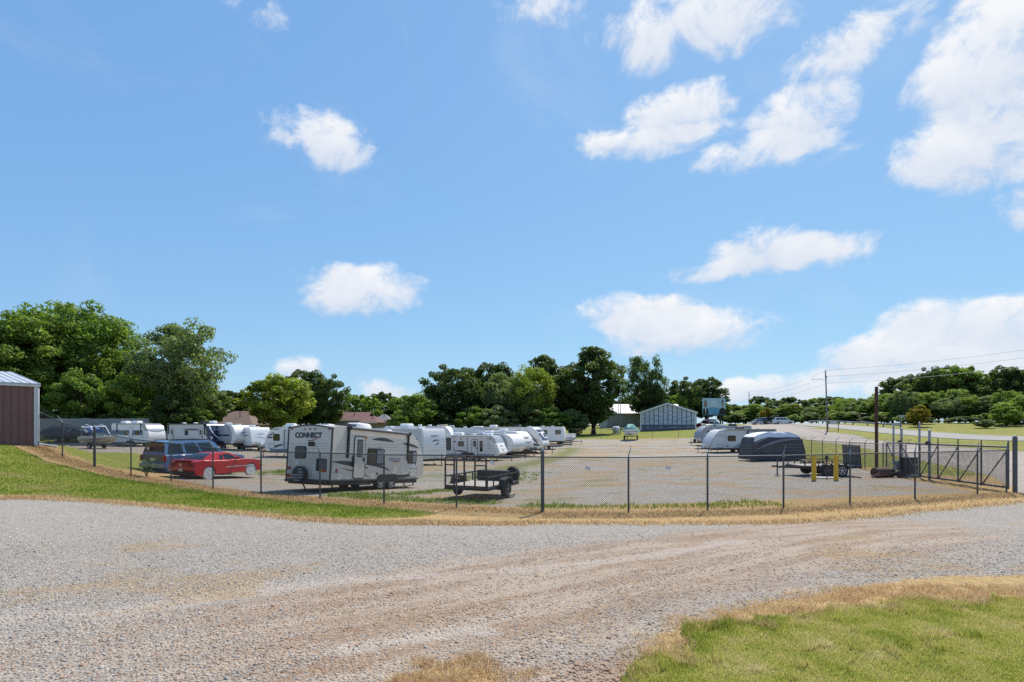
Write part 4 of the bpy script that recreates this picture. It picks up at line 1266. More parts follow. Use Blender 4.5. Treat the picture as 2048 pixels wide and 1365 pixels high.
def barn():
    A, B = on(1281, 129), on(1392, 125.0)
    d = (B - A); ang = math.atan2(d.y, d.x); Wd = d.length; s = 128 / F_PX
    z0 = min(A.z, B.z) - .3
    e = empty('gable_barn', (A.x, A.y, z0), ang, 'pale blue panelled gable barn with white trim behind the lot', 'barn')
    eh = CAM_Z + (854 - 825) * s - z0; rh = CAM_Z + (854 - 808) * s - z0; D = 22
    P().prism([(0, -.5), (Wd, -.5), (Wd, eh), (Wd / 2, rh), (0, eh)], 0, D).build('wall', M['barndark'], e)

    def roofz(x): return eh + (rh - eh) * (1 - abs(x / Wd * 2 - 1))
    n = 12; rr = random.Random(2); cw = Wd / n
    for k in range(n):
        x0, x1 = k * cw + .10, (k + 1) * cw - .10
        z = 1.75; top = min(roofz(x0), roofz(x1)) - .22
        cuts = [z]
        while cuts[-1] < top - .9: cuts.append(cuts[-1] + rr.uniform(.75, 1.5))
        cuts[-1] = top
        for j in range(len(cuts) - 1):
            za, zb_ = cuts[j] + .05, cuts[j + 1] - .04
            t1, t2 = zb_, zb_
            if j == len(cuts) - 2: t1, t2 = roofz(x0) - .24, roofz(x1) - .24
            P().prism([(x0, za), (x1, za), (x1, t2), (x0, t1)], -.06, -.003).build('panel', M['barnblue'], e)
            xm = (x0 + x1) / 2
            P().box((xm, -.075, (za + min(t1, t2)) / 2), (.07, .03, max(.1, min(t1, t2) - za - .05))).build('batten', M['barnblue'], e)
    for k in range(4):
        P().box((Wd * (.14 + .24 * k), -.06, 1.25), (.22, .12, .25)).build('wall_lamp', M['trim'], e)
    rf = P()
    for sgn in (0, 1):
        xa, xb = (-.35, Wd / 2) if sgn == 0 else (Wd + .35, Wd / 2)
        za = eh - .12
        rf.loft([[(xa, y, za), (xb, y, rh + .08), (xb, y, rh + .22), (xa, y, za + .16)] for y in (-.45, D)])
    rf.build('roof', M['roofmetal'], e)
    for xa, xb in ((-.3, Wd / 2), (Wd + .3, Wd / 2)):
        P().loft([[(xa, y, eh - .38), (xb, y, rh - .14), (xb, y, rh + .10), (xa, y, eh - .1)] for y in (-.50, -.455)]).build('barge_board', M['trim'], e)
    for x in (.09, Wd - .09): P().box((x, -.05, eh / 2 - .3), (.28, .2, eh)).build('corner_trim', M['trim'], e)


barn()


def gable_house(name, label, px0, px1, y_eave, y_ridge, Y, D, wall, roof, rz=0, over=.5, hip=0.0, win=0, cat='house'):
    a, b = on(px0, Y), on(px1, Y); w = (b - a).length; z0 = min(a.z, b.z) - .3; s = Y / F_PX
    e = empty(name, ((a.x + b.x) / 2, Y, z0), R(rz), label, cat)
    eh = CAM_Z + (854 - y_eave) * s - z0; rh = CAM_Z + (854 - y_ridge) * (Y + D / 2) / F_PX - z0
    P().box((0, D / 2, eh / 2), (w, D, eh)).build('wall', M[wall], e)
    ww = w / 2 + over
    q = P()
    th = .16
    for dz in (0, th):
        q.v += [(-ww, -over, eh + dz), (ww, -over, eh + dz), (ww, D + over, eh + dz), (-ww, D + over, eh + dz), (-ww + hip, D / 2, rh + dz), (ww - hip, D / 2, rh + dz)]
    q.f += [(0, 1, 5, 4), (2, 3, 4, 5), (1, 2, 5), (3, 0, 4), (6, 7, 11, 10), (8, 9, 10, 11), (7, 8, 11), (9, 6, 10), (0, 1, 7, 6), (1, 2, 8, 7), (2, 3, 9, 8), (3, 0, 6, 9)]
    r = q.build('roof', M[roof], e)
    P().tube([(w * .12, D * .25, eh + (rh - eh) * .5), (w * .12, D * .25, rh + .1)], .09, 8).build('vent_pipe', M['dkgrey'], r)
    for k in range(win):
        x = (-.5 + (k + 1) / (win + 1)) * w
        f = P().box((x, -.03, eh - .95), (1.0, .06, 1.2)).build('window', M['trim'], e)
        P().box((x, -.066, eh - .95), (.8, .012, 1.0)).build('pane', M['glass'], f)
    P().box((0, -over - .04, eh + .02), (ww * 2, .1, .22)).build('fascia', M['trim'] if roof != 'roofmetal' else M['roofmetal'], r)
    return e


gable_house('brick_house', 'house with broad brown hipped shingle roof behind the white trailers', 408, 502, 851, 824, 118, 12, 'brickwall', 'shingle', hip=4)
gable_house('brick_house', 'house with steep red-brown shingle roof and one small white window', 661, 729, 842, 826, 128, 9, 'brickwall', 'shinglered', win=1)
gable_house('brick_house', 'lower red-brown roofed wing beside the steep roofed house', 722, 751, 846, 834, 126, 8, 'brickwall', 'shinglered', hip=1.5)
gable_house('brick_house', 'small grey shingle roof peeking beside the round tree', 748, 775, 842, 830, 140, 8, 'brickwall', 'shinglegrey', hip=2)
wb = gable_house('white_building', 'long low metal building with bright white roof behind the pole', 1214, 1366, 828, 810, 160, 13, 'plaster', 'roofmetal', over=.3, cat='building')
for k in range(30):
    P().box((-10.4 + k * .72, -.03, 2.6), (.08, .06, 4.4)).build('wall_rib', M['plaster'], wb)

# weathered board fence at the back of the lot
def board_fence():
    A, B = on(62, 88.5), on(352, 92)
    e = empty('board_fence', A, math.atan2(B.y - A.y, B.x - A.x), 'weathered grey wooden privacy fence under the big trees', 'fence')
    ln = (Vector(B) - Vector(A)).length; rr = random.Random(4); u = (B - A).normalized()
    n = int(ln / .30)
    for k in range(n):
        x = k * .30; p = A + u * x; zz = gz(p.x, p.y) - A.z
        top = 1.78 + 2.2 - gz(p.x, p.y) + rr.uniform(-.04, .04) + (.0)
        h = max(1.6, CAM_Z + 16.5 / F_PX * p.y - gz(p.x, p.y)) + rr.uniform(-.05, .05)
        P().box((x, 0, zz + h / 2 - .1), (.285, .022, h + .2), rz=rr.uniform(-.02, .02)).build('board', M['oldwood'], e)
    for z in (.5, 1.4):
        P().box((ln / 2, .05, z), (ln, .05, .1)).build('rail', M['oldwood'], e)


board_fence()

# propane tank
e = empty('propane_tank', on(1232, 126), R(20), 'white propane tank on the grass slope by the slim pole', 'tank')
P().lathe_y((0, 0, .95), [(.02, -1.25), (.35, -1.2), (.55, -1.0), (.62, -.75), (.62, .75), (.55, 1.0), (.35, 1.2), (.02, 1.25)], 18).build('vessel', M['tank'], e, smooth=True)
P().box((0, 0, 1.6), (.35, .35, .2)).build('valve_dome', M['tank'], e, bevel=.05)
for y in (-.7, .7): P().box((0, y, .2), (.7, .15, .5)).build('saddle', M['concrete'], e)
# ------------------------------------------------------------------ wheels, shared shapes
def wheel(parent, x, y, r, w, rim='rim', n=22, out=None, tyre='rubber', spokes=5, z=None):
    """tyre with a rim as its sub-part; `out` is the side (+1/-1) the rim faces"""
    s = out if out is not None else (1 if y > 0 else -1)
    z = r if z is None else z
    t = P().lathe_y((x, y, z), [(r * .60, -w / 2), (r * .93, -w / 2), (r, -w * .34), (r, w * .34), (r * .93, w / 2), (r * .60, w / 2)], n).build('tyre', M[tyre], parent, smooth=True)
    q = P().lathe_y((x, y, z), [(r * .62, s * w * .36), (r * .62, s * w * .52), (r * .55, s * w * .50), (r * .50, s * w * .34), (.01, s * w * .34)], n)
    q.lathe_y((x, y, z), [(r * .16, s * w * .3), (r * .16, s * w * .54), (r * .10, s * w * .56)], 10)
    if spokes:
        for k in range(spokes):
            a = 2 * math.pi * k / spokes + .3
            c = Vector((x + math.cos(a) * r * .33, y + s * w * .44, z + math.sin(a) * r * .33))
            q.box(c, (r * .46, w * .16, r * .13), m=Matrix.Rotation(-a, 3, 'Y'))
    q.build('rim', M[rim], t)
    return t


def rrect(cx, cz, w, h, r=.06, n=4):
    o = []
    for (sx, sz, a0) in ((1, 1, 0), (-1, 1, 90), (-1, -1, 180), (1, -1, 270)):
        for k in range(n + 1):
            a = R(a0 + 90 * k / n); o.append((cx + sx * (w / 2 - r) + r * math.cos(a), cz + sz * (h / 2 - r) + r * math.sin(a)))
    return o


def swoosh(x0, z0, x1, z1, bow, th, n=10, tail=.15):
    """tapered curved stripe"""
    a, b = Vector((x0, z0)), Vector((x1, z1)); d = (b - a); nn = Vector((-d.y, d.x)).normalized()
    up, lo = [], []
    for k in range(n + 1):
        t = k / n; c = a + d * t + nn * bow * 4 * t * (1 - t); w = th * (tail + (1 - tail) * math.sin(math.pi * min(1, t * 1.0)) ) * .5
        up.append(c + nn * w); lo.append(c - nn * w)
    return [tuple(q) for q in up + lo[::-1]]


def text(parent, s, size, loc, rot, mat, name='lettering', shear=0.0, width=None, bold=.0):
    cu = bpy.data.curves.new(name, 'FONT'); cu.body = s; cu.size = size; cu.extrude = .003; cu.offset = bold
    cu.align_x = 'CENTER'; cu.align_y = 'CENTER'; cu.shear = shear
    cu.materials.append(mat)
    tmp = bpy.data.objects.new(name, cu); COL.objects.link(tmp)
    dg = bpy.context.evaluated_depsgraph_get(); me = bpy.data.meshes.new_from_object(tmp.evaluated_get(dg))
    bpy.data.objects.remove(tmp)
    o = link(name, me, parent, loc); o.rotation_euler = rot
    return o


# ------------------------------------------------------------------ travel trailers
NOSE = {
    'round': [(-.75, 0), (-.35, .06), (-.10, .20), (0, .38), (-.06, .56), (-.22, .72), (-.50, .87), (-.95, .97), (-1.35, 1.0)],
    'rake': [(-.45, 0), (-.15, .05), (0, .14), (-.10, .28), (-.35, .55), (-.62, .84), (-.80, .96), (-1.0, 1.0)],
    'bow': [(-.40, 0), (-.10, .10), (0, .25), (-.10, .45), (-.30, .66), (-.62, .85), (-1.05, .97), (-1.6, 1.0)],
    'flat': [(-.06, 0), (0, .06), (-.04, .5), (-.14, .90), (-.30, 1.0)],
}


class Trailer:
    def __init__(s, label, origin, yaw, L=7.0, W=2.4, H=2.35, cl=.5, nose='round', body='white', side=-1, group='travel trailers stored in the lot', name='travel_trailer', cat='travel trailer', rear_round=.12, fifth=False, skirt='black'):
        s.L, s.W, s.H, s.cl, s.sd = L, W, H, cl, side
        s.e = empty(name, origin, yaw, label, cat, group)
        s.nose = [(x, cl + f * H) for x, f in NOSE[nose]] if isinstance(nose, str) else [(x, cl + f * H) for x, f in nose]
        top, r = cl + H, rear_round
        prof = [(-L, cl)]
        if fifth: prof += [(-2.7, cl), (-2.55, cl + .75), (-.9, cl + .80)]
        nz = [q for q in s.nose if not fifth or q[1] > cl + .8]
        prof += nz + [(-L + r * 2.2, top + .02), (-L + r * .7, top - .05), (-L, top - r * 1.3)]
        s.nz = nz
        s.body = P().prism(prof, -W / 2, W / 2).build('body', M[body], s.e, bevel=.05, seg=2)
        if skirt:
            x1 = -2.6 if fifth else s.nose[0][0] - .1
            P().box(((-L + x1) / 2, 0, cl - .06), (L + x1 - .1, W - .16, .24)).build('chassis_and_shade', M['black'], s.e)  # black underframe box, deepened to stand for the shade beneath the body

    def wheels(s, xs, r=.34, rim='rim'):
        for sg in (-1, 1):
            for x in xs: wheel(s.e, x, sg * (s.W / 2 - .17), r, .20, rim, out=sg, n=18)
            a, b = min(xs) - .46, max(xs) + .46
            pl = [(a, s.cl - .10), (a + .12, s.cl + .20), (a + .3, s.cl + .27), (b - .3, s.cl + .27), (b - .12, s.cl + .20), (b, s.cl - .10)]
            y0 = sg * (s.W / 2 + .003); P().prism(pl, y0, y0 + sg * .035).build('fender', M['black'], s.e)
        P().box((sum(xs) / len(xs), 0, r), (.12, s.W - .5, .1)).build('axle', M['blackmetal'], s.e)
        return s

    def plate(s, name, poly, mat, parent=None, o0=.003, o1=.010, side=None):
        sd = side or s.sd; y = sd * s.W / 2
        return P().prism(poly, y + sd * o0, y + sd * o1).build(name, M[mat], parent or s.e)

    def window(s, x, z, w, h, mat='glass', frame='black', r=.06, side=None, split=False):
        if s.sd == -1 or not split: w, h = w * 1.12, h * 1.12
        f = s.plate('window', rrect(x, z, w + .09, h + .09, r + .03), frame, o1=.028, side=side)
        s.plate('pane', rrect(x, z, w, h, r), mat, f, .029, .034, side=side)
        if split:
            s.plate('blind', rrect(x + w * .25, z, w * .42, h * .9, .03), 'blind', f, .0345, .037, side=side)
            s.plate('mullion', rrect(x, z, .035, h, .01), frame, f, .0375, .042, side=side)
        return f

    def door(s, x, z0, w=.66, h=1.78, panel='white', frame='charcoal', glass='glass', win=True, gw=.36, gh=.62):
        d = s.plate('door', rrect(x, z0 + h / 2, w + .10, h + .10, .14), frame, o1=.020)
        s.plate('door_panel', rrect(x, z0 + h / 2, w, h, .10), panel, d, .0205, .032)
        if win:
            s.plate('door_window', rrect(x, z0 + h * .72, gw, gh, .06), 'black', d, .0325, .038)
            s.plate('door_pane', rrect(x, z0 + h * .72, gw - .08, gh - .08, .05), glass, d, .0385, .042)
        hx = x + w * .38
        s.plate('door_handle', rrect(hx, z0 + h * .45, .09, .16, .02), 'black', d, .0325, .06)
        return d

    def hatch(s, x, z, w, h, frame='charcoal', panel=None):
        f = s.plate('storage_hatch', rrect(x, z, w, h, .04), frame, o1=.012)
        s.plate('hatch_panel', rrect(x, z, w - .05, h - .05, .03), panel or 'white', f, .0125, .018)

    def swish(s, *a, mat='charcoal', side=None):
        a = list(a); a[5] *= 1.35
        s.plate('stripe', swoosh(*a), mat, o0=.003, o1=.007, side=side)

    def band(s, x0, x1, z0, z1, mat, name='colour_band', slant=0.0):
        s.plate(name, [(x0, z0), (x1, z0), (x1 + slant, z1), (x0 + slant, z1)], mat, o0=.0015, o1=.0045)

    def cap(s, mat, depth=.75, name='nose_cap', z0=0.0, z1=1.0, off=.012, taper=0.0):
        """moulded cap wrapped round the nose and a little way along both sides"""
        lo, hi = s.cl + z0 * s.H, s.cl + z1 * s.H
        zs = sorted(set([lo, hi] + [q[1] for q in s.nz if lo < q[1] < hi]))
        nzx = lambda z: float(np.interp(z, [q[1] for q in s.nz], [q[0] for q in s.nz]))
        out = [(nzx(z) + off, z) for z in zs]
        inn = [(nzx(z) - depth - taper * (z - lo), z) for z in zs][::-1]
        return P().prism(out + inn, -s.W / 2 - off, s.W / 2 + off).build(name, M[mat], s.e, bevel=.03, seg=2, ang=60)

    def nose_plate(s, name, poly, mat, off=.02):
        """polygon in (y, z) laid on the nose"""
        nzx = lambda z: float(np.interp(z, [q[1] for q in s.nz], [q[0] for q in s.nz]))
        P().loft([[(nzx(z) + o, y, z) for y, z in poly] for o in (off, off + .008)]).build(name, M[mat], s.e)

    def ac(s, x, y=0.0, mat='white', l=.95, w=.75, h=.30):
        z = s.cl + s.H + .015
        P().loft([[(x + a * l / 2 * k, y + b * w / 2 * k, z + hh) for a, b in ((-1, -.8), (-.8, -1), (.8, -1), (1, -.8), (1, .8), (.8, 1), (-.8, 1), (-1, .8))] for k, hh in ((1, 0), (1, h * .55), (.92, h * .85), (.74, h))]).build('air_conditioner', M[mat], s.e, smooth=True)
        return s

    def vent(s, x, y=0.0, mat='white', w=.42, h=.14):
        z = s.cl + s.H + .012
        P().loft([[(x + a * w / 2 * k, y + b * w / 2 * k, z + hh) for a, b in ((-1, -1), (1, -1), (1, 1), (-1, 1))] for k, hh in ((.85, 0), (.85, h * .4), (1, h * .45), (.8, h))]).build('roof_vent', M[mat], s.e)
        return s

    def awning(s, x0, x1, mat='dkgrey', arm='black', z=None):
        z = z or s.cl + s.H - .05; y = s.sd * (s.W / 2 + .085)
        a = P().tube([(x0, y, z), (x1, y, z)], .065, 10).build('awning', M[mat], s.e, smooth=True)
        for x in (x0, x1):
            P().box((x, s.sd * (s.W / 2 + .055), z - .62), (.09, .07, 1.35)).build('awning_arm', M[arm], a)
            P().lathe_y((x, y, z), [(.085, -.085), (.085, .085)], 10).build('end_cap', M[arm], a)
        return s

    def tongue(s, l=1.15, tank='white', z=.48):
        q = P()
        for y in (-.75, .75): q.box(((l - .7) / 2 - .2, y * .5, z), (math.hypot(l + .7, .75), .06, .13), rz=math.atan2(-y, l + .7))
        q.build('tongue', M['blackmetal'], s.e)
        P().box((l - .1, 0, z + .02), (.28, .10, .12)).build('coupler', M['blackmetal'], s.e)
        P().tube([(l - .35, 0, .05), (l - .35, 0, z + .55)], .035, 8).box((l - .35, 0, .03), (.2, .2, .04)).build('jack', M['blackmetal'], s.e)
        if tank:
            P().lathe_z((.32, .16, z + .06), [(.14, 0), (.155, .05), (.155, .38), (.10, .46), (.05, .5)], 14).build('propane_tank', M[tank], s.e, smooth=True)
            P().lathe_z((.32, -.16, z + .06), [(.14, 0), (.155, .05), (.155, .38), (.10, .46), (.05, .5)], 14).build('propane_tank', M[tank], s.e, smooth=True)
        return s

    def jacks(s, xs=None):
        for x in xs or (-s.L + .5, -1.3):
            for y in (-.8, .8): P().tube([(x, y, s.cl - .1), (x + .25, y, .04)], .03, 6).box((x + .25, y, .025), (.2, .2, .04)).build('stabiliser_jack', M['blackmetal'], s.e)
        return s

    def bumper(s):
        P().box((-s.L - .12, 0, s.cl - .04), (.1, s.W * .92, .11)).box((-s.L - .04, .5, s.cl - .04), (.1, .06, .08)).box((-s.L - .04, -.5, s.cl - .04), (.1, .06, .08)).build('bumper', M['blackmetal'], s.e)
        return s

    def rear_plate(s, name, poly, mat, parent=None, o0=.003, o1=.012):
        """polygon in (y, z) on the rear wall"""
        return P().prismx(poly, -s.L - o0, -s.L - o1).build(name, M[mat], parent or s.e)


def near_corner(px, py, yaw, W, side=-1):
    """trailer origin (nose tip, centre line, on the ground) whose near front lower corner stands at this pixel"""
    p = at(px, py); n = Vector((-math.sin(yaw), math.cos(yaw), 0)) * (-side) * W / 2
    o = p + n; o.z = gz(o.x, o.y)
    return o


def connect_trailer():
    yaw = R(66); d = Vector((math.cos(yaw), math.sin(yaw), 0)); rgt = Vector((math.sin(yaw), -math.cos(yaw), 0))
    C = Vector((-8.04, 24.15, 0)); L, W = 7.0, 2.42
    k = 1.07
    o = C + d * L * k - rgt * W * k / 2; o.z = -.68
    t = Trailer('cream CONNECT travel trailer with flag spare-tyre cover behind the fence', o, yaw, L, W, 2.32, .50, 'bow', 'cream', rear_round=.10)
    # fall the nose slightly with the ground
    t.e.rotation_euler = (0, R(4.2), yaw); t.e.scale = (k, k, k)
    t.wheels([-3.55, -2.72], .34).bumper().jacks().tongue()
    top = t.cl + t.H
    # rear wall
    P().prismx([(-W / 2 - .015, t.cl), (-W / 2 - .015, top - .1), (-W / 2 + .035, top - .05), (-W / 2 + .035, t.cl)], -L - .02, -L + .05).build('corner_trim', M['charcoal'], t.e)
    P().prismx([(W / 2 + .015, t.cl), (W / 2 + .015, top - .1), (W / 2 - .035, top - .05), (W / 2 - .035, t.cl)], -L - .02, -L + .05).build('corner_trim', M['charcoal'], t.e)
    arc = [(W / 2 * (1 - 2 * k / 12), top - .10 + .13 * math.sin(math.pi * k / 12)) for k in range(13)]
    P().prismx(arc + [(y, z - .06) for y, z in arc[::-1]], -L - .03, -L + .12).build('rear_roof_trim', M['charcoal'], t.e)
    P().prismx([(y, z - .02) for y, z in arc] + [(-W / 2, top - .2), (W / 2, top - .2)], -L - .004, -L + .1).build('rear_cap', M['cream'], t.e)
    text(t.e, 'CONNECT', .30, (-L - .010, .08, top - .44), (R(90), 0, R(-90)), M['charcoal'], bold=.016)
    t.rear_plate('red_swirl', [(y + .1, z) for y, z in swoosh(.05, top - .64, -.55, top - .54, .05, .05)], 'decalred')
    for y in (1.02, .28, 0, -.28, -1.05): t.rear_plate('marker_light', rrect(y, top - .17, .10, .05, .015), 'redlens', o1=.03)
    w = t.rear_plate('window', rrect(.45, 1.66, .62, .52, .10), 'black', o1=.03); t.rear_plate('pane', rrect(.45, 1.66, .52, .42, .08), 'glass', w, .031, .036)
    for k in range(4): t.rear_plate('blind_slat', rrect(.45, 1.51 + .095 * k, .46, .035, .01), 'rust', w, .0365, .039)
    t.rear_plate('vent_grille', rrect(-.13, 2.02, .34, .19, .02), 'black', o1=.03)
    t.rear_plate('ladder_hatch', rrect(-.72, 1.16, .56, .52, .05), 'black', o1=.02); t.rear_plate('hatch_panel', rrect(-.80, 1.16, .38, .42, .03), 'dkgrey', o0=.021, o1=.028)
    for y, z, mt in ((1.05, .98, 'redlens'), (1.05, .66, 'redlens'), (-.92, .92, 'redlens'), (-.78, .92, 'amber')): t.rear_plate('tail_light', rrect(y, z, .2 if y > 0 else .11, .11, .02), mt, o1=.035)
    t.rear_plate('licence_plate', rrect(1.03, .82, .26, .15, .02), 'plate', o1=.02)
    t.rear_plate('round_vent', [(.60 + .11 * math.cos(a / 12 * 6.283), 1.22 + .13 * math.sin(a / 12 * 6.283)) for a in range(12)], 'white', o1=.03)
    # spare tyre in a striped cover
    zc, yc = .72, .28
    n = 24; prof = [(.34, 0), (.36, .03), (.36, .20), (.32, .23), (.01, .24)]
    rings = [[(-L - .06 - x, yc + r * math.cos(2 * math.pi * k / n), zc + r * math.sin(2 * math.pi * k / n)) for k in range(n)] for r, x in prof]
    sp = P().loft(rings).build('spare_tyre_cover', M['black'], t.e, smooth=True)
    for k in range(5):
        z = -.26 + k * .115; hw = math.sqrt(max(.0, .30 ** 2 - z * z)); y1 = yc + hw if z < .02 else yc - .02
        P().prismx([(yc - hw, zc + z), (y1, zc + z), (y1, zc + z + .055), (yc - hw, zc + z + .055)], -L - .302, -L - .308).build('flag_stripe', M['midgrey'], sp)
    # kerb side: door, windows, decals, awning
    t.awning(-L + .95, -1.62, 'dkgrey', 'black')
    d_ = t.door(-L + 1.75, .62, .68, 1.80, 'cream', 'charcoal', 'paleglass', gw=.38, gh=.78)
    t.window(-4.08, 1.58, 1.02, .58, split=True)
    t.window(-1.18, 1.62, .62, .50, split=True)
    t.plate('entry_light', rrect(-4.88, 2.42, .16, .09, .02), 'amber', o1=.05)
    t.swish(-4.4, 2.35, -2.75, 2.32, .06, .12); t.swish(-2.05, 2.28, -.55, 2.10, .04, .10)
    t.swish(-4.9, 1.22, -2.95, .92, .10, .10); t.swish(-3.1, .72, -.75, .80, -.10, .12); t.swish(-6.9, 1.30, -4.6, 1.05, .05, .14)
    t.swish(-6.4, 1.05, -4.3, .62, .03, .045, mat='decalred')
    t.plate('white_flash', swoosh(-1.55, .95, -.72, 1.42, -.12, .42), 'white', o0=.002, o1=.006); t.swish(-1.5, 1.5, -.72, .95, .22, .045, mat='decalred')
    t.plate('name_decal', rrect(-2.62, 1.48, .95, .15, .02), 'midgrey', o1=.006)
    t.swish(-2.95, 1.36, -2.2, 1.38, .01, .03, mat='decalred')
    t.hatch(-1.05, .84, .62, .46, 'charcoal', 'cream')
    t.plate('grab_handle', rrect(-L + 1.32, 1.35, .05, .5, .02), 'black', o1=.10)
    t.plate('outlet', rrect(-L + .35, .92, .12, .16, .02), 'decalred', o1=.02); t.plate('outlet', rrect(-3.95, .80, .10, .10, .02), 'black', o1=.02)
    t.plate('skirt', [(-L + .05, .50), (-.55, .50), (-.55, .56), (-L + .05, .56)], 'dkgrey', o1=.012)
    P().box((-L + 1.75, -W / 2 - .22, .34), (.62, .42, .04)).build('entry_step', M['blackmetal'], t.e)
    t.ac(-3.9, 0, 'white', 1.05, .8, .30).vent(-5.6, .3).vent(-2.0, -.2)
    P().loft([[(-5.2 + a, b * .28, top + .02 + c) for a, b, c in ((0, -1, 0), (0, 1, 0), (0, .9, .22), (0, -.9, .22))], [(-4.35 + a, b * .28, top + .02 + c) for a, b, c in ((0, -1, 0), (0, 1, 0), (0, .9, .16), (0, -.9, .16))]]).build('roof_pod', M['black'], t.e)


connect_trailer()

LW = 'travel trailers stored in the lot'


def left_row():
    # white trailer with slate blue band and silver-topped nose
    y = R(-24)
    t = Trailer('white trailer with slate-blue side band and silver-topped nose beside the boat', near_corner(298, 894, y, 2.44), y, 8.6, 2.44, 2.75, .55, 'bow', 'white')
    t.wheels([-4.6, -3.7], .36).jacks().tongue(tank=None)
    t.band(-8.5, -1.35, 1.62, 2.32, 'bluegrey'); t.cap('white', .85); t.cap('silver', .90, 'nose_top', .60, 1.0, .020)
    t.door(-4.0, .78, .70, 1.95, 'white', 'dkgrey', win=False); t.window(-5.1, 1.95, .6, .5); t.window(-2.6, 1.95, .6, .5)
    t.awning(-7.2, -1.75, 'midgrey', 'black'); t.ac(-7.2, 0, 'white', 1.3, .9, .36).ac(-4.6, 0, 'white', 1.5, .9, .36)
    t.nose_plate('brand_mark', rrect(0, t.cl + t.H * .80, .9, .16, .05), 'white', .03); t.nose_plate('chevron', swoosh(-1.1, t.cl + t.H * .63, 1.1, t.cl + t.H * .63, -.16, .08), 'dkgrey', .03)
    t.hatch(-1.6, 1.2, .7, .5, 'midgrey')
    # trailer with a shield-shaped navy nose cap
    y = R(-28)
    t = Trailer('pale grey fifth-wheel trailer with shield-shaped navy nose cap', near_corner(421, 900, y, 2.44), y, 9.2, 2.44, 2.70, .60, 'rake', 'ltgrey', fifth=False)
    t.wheels([-5.2, -4.3], .36).jacks().tongue(tank=None)
    t.cap('navy', .55, z0=.05); c = t.cl + t.H
    t.nose_plate('shield', [(-.95, c - .18), (.95, c - .18), (.98, c - .7), (.55, c - 1.5), (0, c - 2.05), (-.55, c - 1.5), (-.98, c - .7)], 'white', .03)
    t.nose_plate('shield_face', [(-.80, c - .20), (.80, c - .20), (.82, c - .7), (.44, c - 1.4), (0, c - 1.82), (-.44, c - 1.4), (-.82, c - .7)], 'navy', .042)
    t.nose_plate('brand_mark', swoosh(-.5, c - .85, .5, c - .85, .08, .14), 'midgrey', .052)
    for sy in (-1, 1): t.nose_plate('corner_flash', [(sy * 1.15, c - 1.65), (sy * .75, c - 1.65), (sy * 1.0, c - 2.05), (sy * 1.15, c - 2.05)], 'white', .032)
    t.door(-8.2, .85, .66, 1.85, 'ltgrey'); t.door(-2.0, .85, .66, 1.85, 'ltgrey'); t.window(-5.0, 2.1, .55, .5); t.swish(-5.8, 2.55, -1.6, 2.45, .04, .16); t.swish(-1.5, 2.3, -.6, 1.6, .02, .14)
    t.awning(-8.9, -1.2, 'black', 'black'); t.ac(-3.2, 0, 'black', .9, .7, .34).ac(-1.6, .2, 'white', .9, .7, .34).vent(-5.0).vent(-7.5)
    for x, z in ((-5.4, 1.1), (-5.0, 1.12), (-4.5, 1.1)): t.plate('outlet', rrect(x, z, .16, .2, .03), 'black', o1=.03)
    # round nosed silver trailer
    y = R(-40)
    t = Trailer('trailer with glossy rounded white nose and silver-blue sides', near_corner(470, 902, y, 2.44), y, 7.5, 2.44, 2.30, .85, 'round', 'midgrey')
    t.wheels([-4.2, -3.4], .34).jacks().tongue(tank=None)
    t.cap('white', .85, z0=.0); t.band(-7.4, -1.5, 1.75, 1.98, 'navy'); c = t.cl + t.H * .52
    t.nose_plate('emblem', swoosh(-.55, c + .16, .55, c + .16, 0, .16), 'bluegrey', .03); t.nose_plate('emblem', swoosh(-.6, c - .02, .6, c - .02, -.12, .08), 'bluegrey', .03)
    t.hatch(-1.9, 1.15, .6, .4, 'charcoal', 'midgrey'); t.vent(-1.6).vent(-3.0, .3).ac(-4.8)
    # plain white trailer
    y = R(-46)
    t = Trailer('plain white trailer tucked behind the round-nosed one', near_corner(503, 903, y, 2.44), y, 7.0, 2.44, 2.25, .65, 'rake', 'white')
    t.wheels([-4.0, -3.2], .34).jacks().tongue(tank='white'); c = t.cl + t.H * .62
    t.nose_plate('brand_mark', swoosh(-.45, c + .1, .45, c + .1, 0, .12), 'ltgrey', .02); t.nose_plate('stripe', swoosh(-.6, c - .3, .7, c - .6, .1, .07), 'midgrey', .02)
    t.vent(-1.4).ac(-3.5).swish(-5, 1.5, -1, 1.9, .1, .12)
    # white trailer with bent black stripes: rounded end, nose away from the aisle
    y = R(174); W_ = 2.44
    t = Trailer('white trailer with black bent stripes and small square window beside CONNECT', near_corner(528, 914, y, W_, 1), y, 8.5, W_, 2.45, .60, 'bow', 'white', side=1)
    t.wheels([-4.9, -4.0], .35).jacks().tongue(tank=None)
    t.window(-1.35, 2.0, .55, .55, side=1); t.hatch(-.85, 1.1, .58, .5, 'charcoal')
    t.swish(-.3, 2.0, -1.0, 2.02, .02, .14); t.swish(-.3, 2.15, -1.15, 2.55, .06, .10); t.swish(-.6, .75, -2.2, 1.25, -.12, .16); t.swish(-.9, 2.85, -1.8, 2.9, .05, .07)
    t.plate('slide_out', rrect(-4.4, 1.75, 4.2, 1.9, .08), 'ltgrey', o1=.25); t.plate('slide_trim', [(-2.36, .85), (-2.28, .85), (-2.28, 2.75), (-2.36, 2.75)], 'charcoal', o1=.26)
    t.band(-8.3, -.7, .62, .80, 'bluegrey'); t.ac(-2.4, .2, 'white', 1.0, .8, .36).vent(-4.6).vent(-6.4)


left_row()


